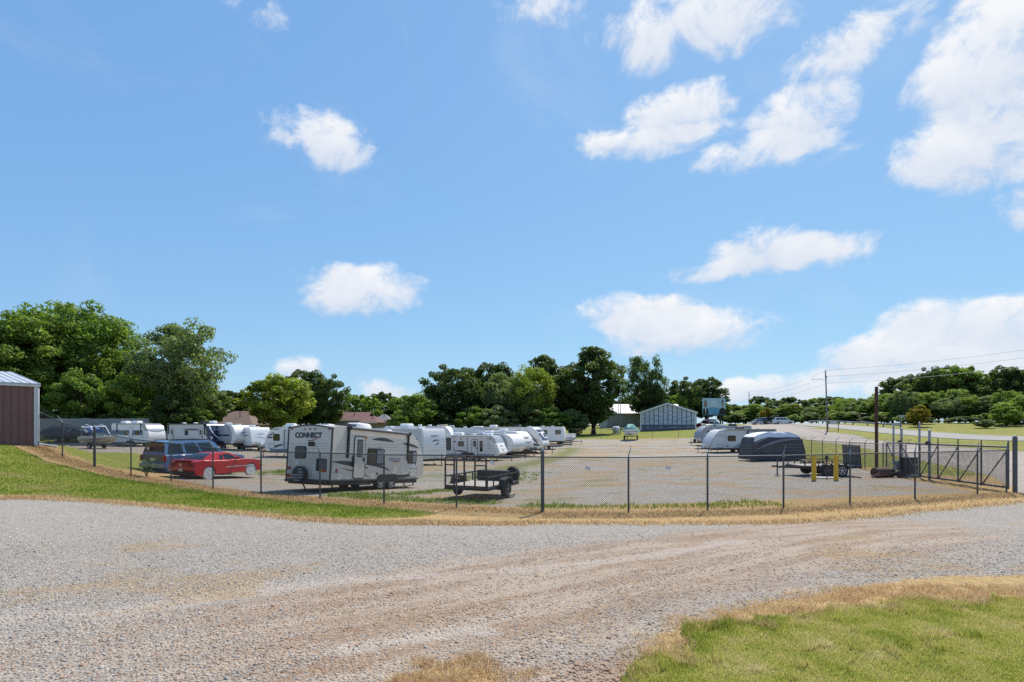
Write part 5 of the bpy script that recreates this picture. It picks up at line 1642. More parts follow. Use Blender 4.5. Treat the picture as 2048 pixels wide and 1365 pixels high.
def middle_row():
    y = R(-42)
    t = Trailer('white trailer with grey bird emblem on its sloped white nose', near_corner(848, 932, y, 2.44), y, 8.0, 2.44, 2.55, .55, 'flat', 'ltgrey')
    t.wheels([-4.4, -3.5], .35).tongue(tank=None).jacks(); c = t.cl + t.H
    t.cap('white', .22); t.nose_plate('brand_mark', swoosh(-.55, c - .62, .45, c - .62, 0, .13), 'midgrey', .03)
    t.nose_plate('bird_emblem', swoosh(-.35, c - 1.15, .45, c - 1.05, .12, .10), 'charcoal', .03); t.nose_plate('bird_emblem', swoosh(.45, c - 1.08, -.05, c - 1.42, .05, .07), 'charcoal', .03)
    t.window(-1.2, 1.95, .5, .55); t.swish(-4, 2.5, -1.2, 2.2, .12, .09); t.swish(-3, 1.4, -.6, 1.15, .1, .1); t.window(-4.8, 1.9, 1.0, .55); t.door(-3.2, .8)
    P().tube([(-.9, -1.0, c + .02), (-.5, -1.15, c - .02)], .03, 6).build('roof_rail', M['ltgrey'], t.e)
    t.ac(-3.8, 0, 'white', 1.1, .8, .34).vent(-1.5, -.5).vent(-2.3, .4).vent(-5.8, -.3, h=.2)
    # trailer with dark porch/garage opening, door and twin windows
    y = R(-18)
    t = Trailer('white trailer with dark slide bay, grey-outlined door and chevron nose', near_corner(1000, 923, y, 2.44), y, 7.4, 2.44, 2.02, .55, 'rake', 'ltgrey')
    t.wheels([-3.9, -3.1], .33).tongue(tank=None).jacks()
    t.cap('white', .30); t.cap('silver', .34, 'nose_top', .62, 1.0, .020)
    t.plate('slide_bay', rrect(-6.2, 1.72, 1.9, 1.35, .04), 'charcoal', o1=.02); t.plate('bay_trim', [(-5.28, .75), (-5.16, .75), (-5.16, 2.48), (-5.28, 2.48)], 'white', o1=.10)
    t.plate('bay_trim', [(-7.25, 2.36), (-5.16, 2.36), (-5.16, 2.48), (-7.25, 2.48)], 'white', o1=.10)
    t.window(-4.25, 1.72, .50, .38); t.door(-2.72, .62, .58, 1.55, 'ltgrey', 'charcoal', gw=.34, gh=.58); t.window(-2.02, 1.50, .18, .90)
    t.plate('wall_joint', [(-3.58, .56), (-3.52, .56), (-3.52, 2.55), (-3.58, 2.55)], 'charcoal', o1=.012)
    t.swish(-5.0, .98, -3.3, .78, .08, .12); t.swish(-1.4, 2.25, -.5, 2.2, .03, .08); t.plate('marker', rrect(-4.25, 2.22, .14, .16, .05), 'charcoal', o1=.03); t.plate('vent_grille', rrect(-4.95, 1.92, .26, .14, .03), 'charcoal', o1=.02)
    t.band(-7.3, -.6, .56, .70, 'bluegrey'); c = t.cl + t.H
    t.nose_plate('brand_mark', swoosh(-.4, c - 1.05, .4, c - 1.05, 0, .10), 'midgrey', .032); t.nose_plate('chevron', swoosh(-.4, c - 1.35, .4, c - 1.35, -.14, .06), 'charcoal', .032)
    t.awning(-7.1, -1.2, 'ltgrey', 'ltgrey', c - .02); t.ac(-5.0, 0, 'white', 1.0, .8, .30).vent(-3.4, .2).ac(-1.8, .3, 'white', .9, .7, .22)
    # rounded white nose, grey sides
    t = Trailer('grey-sided trailer with smooth rounded white nose between two others', near_corner(1027, 917, R(-34), 2.44), R(-34), 7.5, 2.44, 2.05, .62, 'round', 'midgrey')
    t.wheels([-4, -3.2], .33).tongue(tank=None).jacks(); t.cap('white', .80); t.band(-7.3, -1.6, 1.45, 1.66, 'navy'); t.band(-7.3, -1.6, .7, 1.1, 'ltgrey')
    t.ac(-4.2).vent(-2.2).vent(-5.5, .3)
    t = Trailer('white trailer with red marks on its nose beside the fifth wheel', near_corner(1046, 913, R(-34), 2.44), R(-34), 7.5, 2.44, 2.2, .70, 'bow', 'white')
    t.wheels([-4, -3.2], .33).tongue(tank='dkgrey').jacks(); c = t.cl + t.H
    t.nose_plate('brand_mark', swoosh(-.5, c - .75, .5, c - .75, 0, .14), 'decalred', .02); t.nose_plate('stripe', swoosh(-.9, c - 1.15, .9, c - 1.15, -.15, .1), 'charcoal', .02); t.swish(-5, 1.4, -1, 1.6, .1, .2)
    t.ac(-3.6, 0, 'white', 1.0, .8, .3).vent(-5.4)
    # large fifth wheel with windscreen-like cap
    y = R(-24)
    t = Trailer('long white fifth wheel with dark windscreen-like nose and side graphics', near_corner(1086, 908, y, 2.5), y, 10.5, 2.5, 2.75, .55, [(-.5, 0), (-.1, .10), (0, .22), (-.1, .34), (-.32, .52), (-.75, .76), (-1.15, .92), (-1.6, 1.0)], 'white')
    t.wheels([-6, -5.1], .37).tongue(tank='black').jacks(); c = t.cl + t.H
    t.nose_plate('windscreen_panel', [(-1.0, t.cl + t.H * .40), (1.0, t.cl + t.H * .40), (1.12, t.cl + t.H * .66), (1.0, t.cl + t.H * .90), (-1.0, t.cl + t.H * .90), (-1.12, t.cl + t.H * .66)], 'navy', .03)
    t.plate('nose_outline', swoosh(-2.3, c - .12, -.45, t.cl + t.H * .36, -.22, .12), 'charcoal', o1=.012); t.window(-3.6, 2.55, .62, .52)
    t.swish(-5.5, 2.0, -2.0, 1.55, .10, .14); t.swish(-2.0, 1.5, -.3, 1.05, -.15, .22); t.swish(-1.6, 1.9, -.6, 1.1, .12, .18); t.plate('wall_joint', [(-2.55, .6), (-2.50, .6), (-2.50, 3.2), (-2.55, 3.2)], 'charcoal', o1=.012)
    t.band(-10.2, -.8, .58, .8, 'bluegrey'); t.plate('marker', rrect(-2.9, 2.95, .1, .1, .03), 'charcoal', o1=.03); t.swish(-9, 3.0, -4.5, 3.05, .02, .06)
    t.awning(-9.8, -3.2, 'ltgrey', 'ltgrey', c - .02); t.ac(-4.0, 0, 'black', .9, .7, .3).ac(-7.5).vent(-2.4)
    # two roofs further back in the row
    t = Trailer('white trailer mostly hidden behind the bird-emblem one, roof vents showing', near_corner(905, 905, R(-12), 2.44), R(-12), 9.5, 2.44, 2.75, .6, 'bow', 'white')
    t.wheels([-5, -4.1], .35).ac(-6.8, 0, 'white', 1.6, .9, .34).vent(-4.8, -.3, h=.22).vent(-3.6, .2, h=.2).vent(-2.2, -.2).ac(-1.6, 0, 'tanplastic', .9, .7, .2).jacks()
    t = Trailer('white trailer behind the dark slide-bay one, low roof pods showing', near_corner(990, 904, R(-4), 2.44), R(-4), 9.5, 2.44, 2.5, .6, 'bow', 'white')
    t.wheels([-5, -4.1], .35).ac(-6.2, 0, 'midgrey', 1.1, .8, .34).vent(-4.2, .2, h=.2).ac(-2.4, 0, 'white', 1.4, .9, .22).jacks()


middle_row()


def right_row():
    y = R(186)
    t = Trailer('cream grey trailer with curved nose and blue-grey slashes beside the covered camper', near_corner(1420, 907, y, 2.44, 1), y, 8.6, 2.44, 2.30, .55, [(-.12, 0), (-.02, .05), (0, .12), (-.14, .30), (-.45, .56), (-.85, .80), (-1.25, .95), (-1.7, 1.0)], 'ltgrey', side=1)
    t.wheels([-5.0, -4.1], .34).tongue(1.3, 'ltgrey').jacks()
    nz = [(x + .004, z) for x, z in t.nose]
    t.plate('nose_edge', nz + [(x - .07, z) for x, z in nz[::-1]], 'silver', o1=.012, side=1)
    t.window(-2.75, 1.78, .82, .52); t.hatch(-1.3, .88, .72, .44, 'charcoal', 'ltgrey'); t.plate('outlet', rrect(-2.2, .86, .2, .14, .03), 'charcoal', o1=.03)
    t.plate('slide_out', rrect(-6.4, 1.72, 3.4, 1.9, .05), 'ltgrey', o1=.22); t.plate('slide_trim', [(-4.80, .8), (-4.70, .8), (-4.70, 2.66), (-4.80, 2.66)], 'charcoal', o1=.235); t.plate('slide_trim', [(-8.1, 2.60), (-4.7, 2.60), (-4.7, 2.68), (-8.1, 2.68)], 'charcoal', o1=.236)
    t.window(-5.7, 1.85, .9, .6); t.swish(-2.9, .62, -5.6, 1.45, -.14, .20, mat='bluegrey'); t.swish(-3.3, .60, -6.0, 1.2, -.12, .14); t.swish(-5.4, 2.2, -6.6, 2.6, .03, .14, mat='bluegrey'); t.swish(-.75, 2.1, -1.9, 2.12, 0, .035)
    t.band(-8.4, -.3, .56, .64, 'charcoal'); t.awning(-8.3, -2.0, 'charcoal', 'ltgrey', t.cl + t.H + .0)
    t.ac(-4.4, 0, 'black', .95, .7, .34).vent(-2.4).vent(-6.6, .3)
    y = R(184)
    t = Trailer('silver grey trailer with white lower nose behind the cream one', near_corner(1400, 893, y, 2.44, 1), y, 8.0, 2.44, 2.35, .65, 'bow', 'midgrey', side=1)
    t.wheels([-4.6, -3.7], .34).tongue(1.2, 'black').jacks()
    t.band(-7.8, -.5, .66, 1.15, 'white', 'lower_panel'); t.cap('white', .1, 'nose_base', 0, .22); t.window(-1.75, 1.95, 1.0, .55); t.swish(-3.0, 1.2, -5.8, 2.8, -.10, .22, mat='white'); t.swish(-5.4, 2.0, -6.6, 2.9, .0, .16, mat='decalred'); t.swish(-.6, 1.7, -2.2, 2.7, .2, .12, mat='ltgrey')
    t.ac(-5.6, 0, 'black', 1.0, .8, .34).vent(-2.8, mat='black').vent(-4.2)


right_row()


def covered_camper():
    """camper under a fitted two-tone tarpaulin"""
    p = at(1545, 921); e = empty('covered_camper', p, R(4), 'small camper under a dark grey tarpaulin with white top', 'camper')
    L, W_, Z = 5.2, 2.3, 2.72
    sec = []
    xs = [(-2.75, .15, .92), (-2.62, 1.2, .95), (-2.45, 2.10, .96), (-2.0, 2.42, 1.0), (-1.0, 2.66, 1.0), (0, 2.74, 1.0), (1.0, 2.68, 1.0), (1.8, 2.44, 1.0), (2.25, 1.9, 1.0), (2.48, .95, .98), (2.6, .15, .96)]
    prof_top = [(x, z) for x, z, w in xs]
    rr = random.Random(9)
    # ring per height slice: draped shell
    rings = []
    for k, f in enumerate((0, .12, .3, .5, .68, .80, .88, .94, .98)):
        z = .12 + f * (Z - .12)
        xl = float(np.interp(z, [.15, 1.2, 2.10, 2.42, 2.66, 2.74], [-2.75, -2.62, -2.45, -2.0, -1.0, -.2])); xr = float(np.interp(z, [.15, .95, 1.9, 2.44, 2.68, 2.74], [2.62, 2.48, 2.25, 1.8, 1.0, .2]))
        w = W_ / 2 * float(np.interp(f, [0, .6, .85, 1], [1.06, 1.0, .95, .70]))
        ring = []
        n = 12
        for a, b in [(i / n, -1) for i in range(n + 1)] + [(1, b_) for b_ in (-.5, 0, .5)] + [(1 - i / n, 1) for i in range(n + 1)] + [(0, b_) for b_ in (.5, 0, -.5)]:
            wob = .035 * math.sin(a * 17 + k * 1.3) + .02 * rr.uniform(-1, 1)
            ring.append((xl + (xr - xl) * a + (.03 * rr.uniform(-1, 1)), b * (w + wob), z + .015 * rr.uniform(-1, 1)))
        rings.append(ring)
    lower = P().loft(rings[:6] , cap=False).build('tarpaulin', M['greycover'], e, smooth=True)
    P().loft(rings[5:]).build('white_tarpaulin_top', M['whitecover'], e, smooth=True)
    for a in (swoosh(-2.45, .9, 2.2, 2.0, .38, .26), swoosh(-2.5, 1.5, -1.2, 2.1, .1, .22)):
        P().prism(a, -W_ / 2 * 1.02 - .06, -W_ / 2 * 1.02 - .065).build('stripe', M['midcover'], e)
    P().prism([(-2.5, 1.75), (-2.35, 2.2), (-1.2, 2.2), (-2.1, 1.9)], -W_ / 2 * 1.02 - .04, -W_ / 2 * 1.02 - .05).build('white_panel', M['whitecover'], e)
    for sy in (-1, 1): wheel(e, .3, sy * .95, .30, .18, n=14)
    P().box((-2.95, 0, .42), (.9, .08, .1)).build('tongue', M['blackmetal'], e)


covered_camper()


# ------------------------------------------------------------------ cars
def car(label, origin, yaw, L, W_, H, body, prof, wheels_x, wr, gh, windows, group=None, rim='rim', tyre='rubber', lower=None, name='parked_car', cat='car', spokes=5, roofmat=None, mirrors=True):
    """prof: (x, z) side outline above the sills from rear to front; gh: greenhouse (xb0, xr0, xr1, xb1, z_belt, half belt, half roof)"""
    e = empty(name, origin, yaw, label, cat, group)
    zs = .24; ar = wr * 1.16
    low = []
    for wx in sorted(wheels_x, reverse=True):
        low += [(wx + ar * math.cos(R(a)), wr + ar * math.sin(R(a))) for a in range(-15, 196, 15) if wr + ar * math.sin(R(a)) > zs - .02]
    poly = prof + [(prof[-1][0] - .12, zs)] + low + [(prof[0][0] + .12, zs)]
    bd = P()
    # three width slices give the sides a slight barrel
    hw = W_ / 2
    c = Vector((L / 2, .65))
    def sl(k): return [((q[0] - c.x) * (1 - k * .012) + c.x, (q[1] - c.y) * (1 - k * .05) + c.y) for q in poly]
    rings = [[(q[0], y, q[1]) for q in sl(k)] for y, k in ((-hw, 1.6), (-hw + .05, .5), (-hw + .16, 0), (hw - .16, 0), (hw - .05, .5), (hw, 1.6))]
    bd.loft(rings)
    b = bd.build('body', M[body], e, smooth=True)
    xb0, xr0, xr1, xb1, zb, hb, hr = gh
    arch = [tuple(q) for q in smooth_path([(xb0, zb - .05), (xb0 + (xr0 - xb0) * .5, zb + (H - zb) * .56), (xr0, H - .035), ((xr0 + xr1) / 2, H), (xr1, H - .04), (xb1 + (xr1 - xb1) * .5, zb + (H - zb) * .54), (xb1, zb - .05)], 4)]
    hy = lambda z: hb + (hr - hb) * min(1, max(0, (z - zb) / (H - .04 - zb)))
    g = P(); na = len(arch)
    g.loft([[(x, -hy(z), z) for x, z in arch], [(x, -hy(z) * .72, z + .018 * (z > zb)) for x, z in arch], [(x, 0, z + .028 * (z > zb)) for x, z in arch], [(x, hy(z) * .72, z + .018 * (z > zb)) for x, z in arch], [(x, hy(z), z) for x, z in arch]])
    cab = g.build('cabin', M[roofmat or body], e, smooth=True)

    def P3(x, t, side, off=.008):
        y = hb + (hr - hb) * t
        return (x, side * (y + off), zb + (H - .04 - zb) * t)
    def xat(xb, xr, t): return xb + (xr - xb) * t
    for side in (-1, 1):
        for (u0, u1, t0, t1, slr, slf) in windows:
            q = P(); pts = []
            for u, t in ((u0, t0), (u1, t0), (u1, t1), (u0, t1)):
                xa, xb_ = xat(xb0, xr0, t), xat(xb1, xr1, t)
                pts.append(P3(xa + (xb_ - xa) * u, t, side))
            q.add(pts, [(0, 1, 2, 3)]); q.build('side_window', M['glass'], cab)
    for nm, seg_, d in (('rear_window', arch[2:8], -1), ('windscreen', arch[-8:-2], 1)):
        q = P()
        for (x, z) in seg_:
            for k in (-.90, -.45, 0, .45, .90): q.v.append((x + d * .012, hy(z) * k, z + .030 - .016 * (abs(k) > .6)))
        for i in range(len(seg_) - 1):
            for k in range(4): q.f.append((i * 5 + k, i * 5 + k + 1, i * 5 + k + 6, i * 5 + k + 5))
        q.build(nm, M['glass'], cab, smooth=True)
    for wx in wheels_x:
        for sy in (-1, 1): wheel(e, wx, sy * (hw - .13), wr, .23, rim, out=sy, tyre=tyre, spokes=spokes)
        P().box((wx, 0, wr), (.1, W_ - .4, .1)).build('axle', M['black'], e)
    P().box((L / 2, 0, .34), (L * .86, W_ * .72, .2)).build('underbody', M['black'], e)
    if mirrors:
        for sy in (-1, 1): P().box((xb1 - .45, sy * (hw + .06), zb + .08), (.16, .2, .14)).build('mirror', M[body], e, bevel=.03)
    return e, b, cab


def mustang():
    yaw = R(69); d = Vector((math.cos(yaw), math.sin(yaw), 0)); rgt = Vector((math.sin(yaw), -math.cos(yaw), 0))
    pr = at(416, 959); L, W_ = 4.76, 1.88
    o = pr - d * 1.0 - rgt * (W_ / 2 - .1); o.z = gz(pr.x, pr.y) - .02
    prof = [(.20, .40), (.12, .55), (.11, .72), (.14, .93), (.22, 1.00), (.60, 1.04), (1.1, 1.00), (2.0, .96), (3.0, .98), (3.35, .98), (4.0, .94), (4.36, .87), (4.52, .76), (4.57, .55), (4.53, .38)]
    e, b, cab = car('red fastback coupe with white wheel covers parked behind the fence', o, yaw, L, W_, 1.39, 'red', prof, [1.0, 3.74], .34, (.55, 1.55, 2.42, 3.25, .97, .86, .64),
                    [(.40, .52, .18, .80, 0, 0), (.56, .90, .10, .86, 0, 0)], None, rim='whitewheel', tyre='whitewheel', spokes=6)
    for sy in (-1, 1):
        for k in range(3): P().box((.108, sy * (.50 + k * .12), .82), (.03, .085, .18)).build('tail_light', M['redlens'], b)
        P().box((4.50, sy * .62, .68), (.06, .26, .12)).build('headlight', M['plate'], b, bevel=.02)
        P().box((3.0, sy * .936, .60), (1.9, .012, .05)).build('rocker_stripe', M['plate'], b)
        P().box((2.2, sy * .93, .84), (.2, .03, .04)).build('door_handle', M['red'], b)
    P().lathe_y((0, 0, 0), [(.01, -.01), (.09, -.01), (.09, .01), (.01, .01)], 14).build('fuel_cap_badge', M['chrome'], b, loc=(.10, 0, .82)).rotation_euler = (0, 0, R(90))
    P().box((.10, 0, .56), (.02, .32, .16)).build('licence_plate', M['plate'], b)
    P().box((.20, 0, 1.05), (.32, 1.3, .03)).build('spoiler', M['red'], b, bevel=.01)
    P().box((.17, 0, .40), (.16, 1.7, .14)).build('rear_valance', M['black'], b)


mustang()


def suv():
    yaw = R(67); d = Vector((math.cos(yaw), math.sin(yaw), 0)); rgt = Vector((math.sin(yaw), -math.cos(yaw), 0))
    L, W_ = 5.2, 2.0
    pc = at(330, 948); o = pc - rgt * (W_ / 2); o.z = gz(o.x + 1.5, o.y + 1) - .03
    prof = [(.08, .48), (-.06, .55), (-.06, .72), (.02, .78), (.0, 1.12), (.04, 1.20), (1.5, 1.20), (3.4, 1.20), (3.62, 1.16), (4.5, 1.08), (5.02, 1.0), (5.16, .85), (5.2, .55), (5.14, .42)]
    e, b, cab = car('blue and grey full-size SUV with dark tinted tailgate behind the red coupe', o, yaw, L, W_, 1.96, 'blue', prof, [1.12, 4.12], .38, (.02, .24, 2.95, 3.72, 1.18, .93, .76),
                    [(.05, .30, .10, .86, 0, 0), (.36, .60, .10, .86, 0, 0), (.64, .93, .10, .86, 0, 0)], rim='rim')
    P().prismx([(-.86, 1.2), (.86, 1.2), (.86, .80), (-.86, .80)], -.012, .02).build('tailgate', M['dkgrey'], b)
    P().box((-.06, 0, .60), (.14, 1.96, .22)).build('rear_bumper', M['silver'], b, bevel=.03)
    P().box((-.02, 0, .95), (.02, .34, .17)).build('licence_plate', M['plate'], b)
    for sy in (-1, 1):
        P().box((.02, sy * .94, 1.02), (.14, .14, .34)).build('tail_light', M['redlens'], b, bevel=.02)
        P().box((2.6, sy * 1.0, .58), (2.0, .02, .28)).build('lower_cladding', M['silver'], b)
        P().box((.62, sy * 1.0, .66), (.5, .02, .14)).build('lower_cladding', M['silver'], b)
        P().box((1.7, sy * .62, 1.99), (2.4, .05, .05)).build('roof_rack', M['black'], cab)
        P().box((2.2, sy * .985, 1.06), (.2, .04, .05)).build('door_handle', M['blue'], b)
        P().box((5.15, sy * .72, .86), (.1, .36, .2)).build('headlight', M['plate'], b, bevel=.02)
    P().box((-.02, .35, 1.55), (.01, .22, .18)).build('window_sticker', M['plate'], cab)
    for x in (.9, 1.9, 2.7): P().box((x, 0, 2.0), (.05, 1.24, .03)).build('roof_crossbar', M['black'], cab)


suv()


def small_cars():
    sedan = [(.08, .42), (.0, .60), (.05, .90), (.5, .96), (1.5, .94), (3.0, .93), (3.3, .92), (4.2, .80), (4.5, .66), (4.55, .45), (4.48, .38)]
    van = [(.06, .45), (.0, .6), (.02, 1.0), (.06, 1.08), (1.5, 1.06), (3.2, 1.05), (3.6, 1.02), (4.4, .88), (4.75, .72), (4.8, .5), (4.72, .4)]
    truck = [(.05, .55), (.0, .65), (.0, 1.08), (.05, 1.10), (1.9, 1.10), (2.0, 1.12), (3.6, 1.12), (3.8, 1.10), (5.2, 1.02), (5.5, .9), (5.55, .6), (5.45, .5)]
    vw = [(.06, .34, .12, .85, 0, 0), (.38, .64, .12, .85, 0, 0), (.67, .94, .12, .85, 0, 0)]
    sw = [(.10, .45, .15, .85, 0, 0), (.5, .9, .15, .85, 0, 0)]
    G = 'vehicles parked by the road'
    car('white station wagon parked at the end of the row by the road', on(1546, 138), R(-4), 4.8, 1.85, 1.72, 'carwhite', van, [.9, 3.85], .34, (.05, .45, 2.7, 3.75, 1.04, .86, .68), vw, G)
    car('dark SUV parked between the white wagon and the silver sedan', on(1524, 140), R(28), 4.8, 1.9, 1.80, 'blackcar', van, [.9, 3.85], .36, (.05, .35, 2.7, 3.7, 1.04, .88, .72), vw, G)
    car('silver sedan parked under the far power pole', on(1502, 141), R(-8), 4.5, 1.8, 1.45, 'silver', sedan, [.85, 3.6], .32, (.5, 1.25, 2.5, 3.35, .92, .82, .62), sw, G)
    G2 = 'vehicles parked beside the barn'
    for lab, px, Y, yw, mt in (('dark red pickup truck parked beside the pale blue barn', 1397, 128, 25, 'maroon'), ('white pickup truck in front of the dark red pickup', 1408, 122, 20, 'carwhite')):
        e, b, cab = car(lab, on(px, Y), R(yw), 5.5, 1.95, 1.85, mt, truck, [1.05, 4.5], .38, (1.95, 2.15, 3.0, 3.75, 1.10, .90, .74), [(.08, .45, .12, .85, 0, 0), (.52, .9, .12, .85, 0, 0)], G2, name='pickup_truck', cat='pickup truck')
        P().box((1.0, 0, 1.105), (1.7, 1.6, .02)).build('bed', M['black'], b)
    car('pale blue hatchback half hidden by the barn corner', on(1392, 134), R(160), 4.5, 1.8, 1.5, 'silver', sedan, [.85, 3.6], .32, (.5, 1.1, 2.5, 3.35, .92, .82, .62), sw, G2)
    car('black SUV parked under the billboard', on(1430, 138), R(200), 4.8, 1.9, 1.80, 'blackcar', van, [.9, 3.85], .36, (.05, .35, 2.7, 3.7, 1.04, .88, .72), vw, G2)


small_cars()


# ------------------------------------------------------------------ boats
def hull(e, L, W_, z0, z1, mat, keel=.0, name='hull'):
    rings = []
    for k in range(11):
        t = k / 10; x = t * L
        w = W_ / 2 * (1 - max(0, (t - .45) / .55) ** 2.2 * .97)
        sheer = z1 + .12 * t * t; kz = z0 + .75 * (z1 - z0) * max(0, (t - .55) / .45) ** 2
        rings.append([(x, -w, sheer), (x, -w * .92, (sheer + kz) / 2 + .06), (x, -w * .55, kz + .1), (x, 0, kz), (x, w * .55, kz + .1), (x, w * .92, (sheer + kz) / 2 + .06), (x, w, sheer)])
    return P().loft(rings).build(name, M[mat], e, smooth=True)


def boat_trailer(e, L, zt, wx, r=.32, w=1.9):
    t = P().box((L * .5, .55, zt), (L * .95, .08, .1)).box((L * .5, -.55, zt), (L * .95, .08, .1)).box((L * 1.05, 0, zt), (L * .35, .1, .1)).box((L * .3, 0, zt), (.08, w - .3, .1)).build('boat_trailer_frame', M['blackmetal'], e)
    for sy in (-1, 1):
        wheel(e, wx, sy * w / 2, r, .2, n=16)
        P().tube([(wx - .45, sy * w / 2, r), (wx - .3, sy * w / 2, r * 1.9), (wx, sy * w / 2, r * 2.25), (wx + .3, sy * w / 2, r * 1.9), (wx + .45, sy * w / 2, r)], .1, 6).build('fender', M['black'], e)
    P().tube([(L * 1.18, 0, .04), (L * 1.18, 0, zt + .35)], .035, 6).build('jack', M['galv'], e)


def ski_boat():
    o = at(172, 897); o.z -= .05
    e = empty('ski_boat', o, R(-16), 'cream ski boat on a trailer with white tower and blue canvas', 'boat')
    L = 5.4
    h = hull(e, L, 2.25, .62, 1.55, 'hull')
    P().prism(swoosh(.1, 1.12, 4.8, 1.35, -.03, .10), -1.10, -1.13).build('hull_stripe', M['dkgrey'], h)
    P().prismz([(.2, -1.02), (3.2, -1.0), (4.6, -.55), (5.2, 0), (4.6, .55), (3.2, 1.0), (.2, 1.02)], 1.50, 1.66).build('deck', M['trim'], h, bevel=.03)
    P().box((1.6, 0, 1.66), (2.2, 1.5, .03)).build('cockpit', M['dkgrey'], h)
    ws = P(); ws.add([(2.75, -.85, 1.66), (3.35, 0, 1.66), (2.75, .85, 1.66), (2.45, .75, 2.05), (2.95, 0, 2.05), (2.45, -.75, 2.05)], [(0, 1, 4, 5), (1, 2, 3, 4)]); ws.build('windscreen', M['paleglass'], h)
    for sy in (-1, 1): P().tube([(3.0, sy * 1.0, 1.6), (2.1, sy * .98, 2.9), (1.3, sy * .9, 3.15), (.4, sy * .95, 2.8), (.6, sy * 1.0, 1.6)], .05, 8).build('tower_leg', M['trim'], h, smooth=True)
    P().tube([(2.1, -.98, 2.9), (2.1, .98, 2.9)], .05, 8).tube([(.45, -.95, 2.8), (.45, .95, 2.8)], .05, 8).build('tower_bar', M['trim'], h, smooth=True)
    rr = random.Random(1)
    P().loft([[(2.0 - .16 * k, s_ * .9 , 2.82 - .06 * abs(k - 5) + .05 * rr.uniform(-1, 1) - (.0 if abs(s_) < .9 else .35)) for s_ in (-1, -.5, 0, .5, 1)] + [(2.0 - .16 * k, s_ * .9, 2.62 - .06 * abs(k - 5) - (.0 if abs(s_) < .9 else .35)) for s_ in (1, .5, 0, -.5, -1)] for k in range(10)]).build('bimini_canvas', M['bluecloth'], h)
    P().add([(1.8, -1.0, 2.3), (1.2, -1.02, 2.75), (.9, -1.02, 2.5), (1.5, -1.0, 2.05)], [(0, 1, 2, 3)]).build('hanging_towel', M['trim'], h)
    boat_trailer(e, L, .55, 1.9)
    return e


ski_boat()


def covered_boat():
    o = at(95, 884)
    e = empty('covered_boat', o, R(-8), 'long boat under a sagging dark grey cover by the board fence', 'boat')
    L = 7.5
    hull(e, L, 2.4, .55, 1.35, 'dkgrey')
    rr = random.Random(7); rings = []
    for k in range(13):
        t = k / 12; x = t * L * .98; w = 1.25 * (1 - max(0, (t - .45) / .55) ** 2.2 * .93); pk = 1.42 + 1.25 * math.sin(math.pi * min(1, .25 + t * .8)) * (1 - .35 * t) + .06 * rr.uniform(-1, 1)
        rings.append([(x, -w - .03, 1.2), (x, -w * .8, 1.45 + .25 * (pk - 1.4)), (x, -w * .4, pk - .15), (x, 0, pk), (x, w * .4, pk - .15), (x, w * .8, 1.45 + .25 * (pk - 1.4)), (x, w + .03, 1.2)])
    P().loft(rings).build('cover', M['greycover'], e, smooth=True)
    boat_trailer(e, L, .5, 2.6)


covered_boat()


def teal_boat():
    o = at(1274, 880); e = empty('covered_boat', o + Vector((-.4, 2.0, 0)), R(250), 'white boat under a teal cover on its trailer near the barn', 'boat')
    L = 5.5
    hull(e, L, 2.7, .75, 1.75, 'trim')
    rings = []
    for k in range(9):
        t = k / 8; x = t * L * .97; w = 1.42 * (1 - max(0, (t - .45) / .55) ** 2.2 * .93); pk = 1.95 + .85 * math.sin(math.pi * (.2 + .75 * t))
        rings.append([(x, -w, 1.45), (x, -w * .8, 1.95), (x, -w * .3, pk), (x, w * .3, pk), (x, w * .8, 1.95), (x, w, 1.45)])
    P().loft(rings).build('cover', M['teal'], e, smooth=True)
    boat_trailer(e, L, .6, 1.9, .34, 2.3)


teal_boat()


def old_campers():
    t = Trailer('old boxy white camper on the far side of the fifth wheel', near_corner(1129, 893, R(-12), 2.3), R(-12), 5.5, 2.3, 2.2, .75, 'flat', 'white')
    t.wheels([-3.0], .34).jacks(); t.window(-1.0, 2.1, .7, .5); t.window(-3.2, 2.1, .9, .5); t.vent(-2).vent(-3.5).tongue(tank=None)
    o = at(1120, 888); e = empty('pontoon_boat', o, R(-20), 'low white pontoon boat on a trailer at the back of the lot', 'boat')
    for sy in (-1, 1):
        P().tube([(-2.6, sy * .85, .75), (1.9, sy * .85, .75), (2.5, sy * .85, .95)], [.28, .28, .08], 10).build('pontoon', M['plate'], e, smooth=True)
    P().box((-.1, 0, 1.1), (5.0, 2.3, .1)).build('deck', M['trim'], e)
    for y in (-1.12, 1.12): P().box((-.1, y, 1.42), (4.8, .04, .5)).build('railing_panel', M['trim'], e)
    for x in (-2.5, 2.3): P().box((x, 0, 1.42), (.04, 2.2, .5)).build('railing_panel', M['trim'], e)
    P().box((.4, -.5, 1.75), (.6, .6, .5)).build('helm', M['trim'], e, bevel=.06)
    boat_trailer(e, 3.0, .42, 0, .3, 1.5)


old_campers()


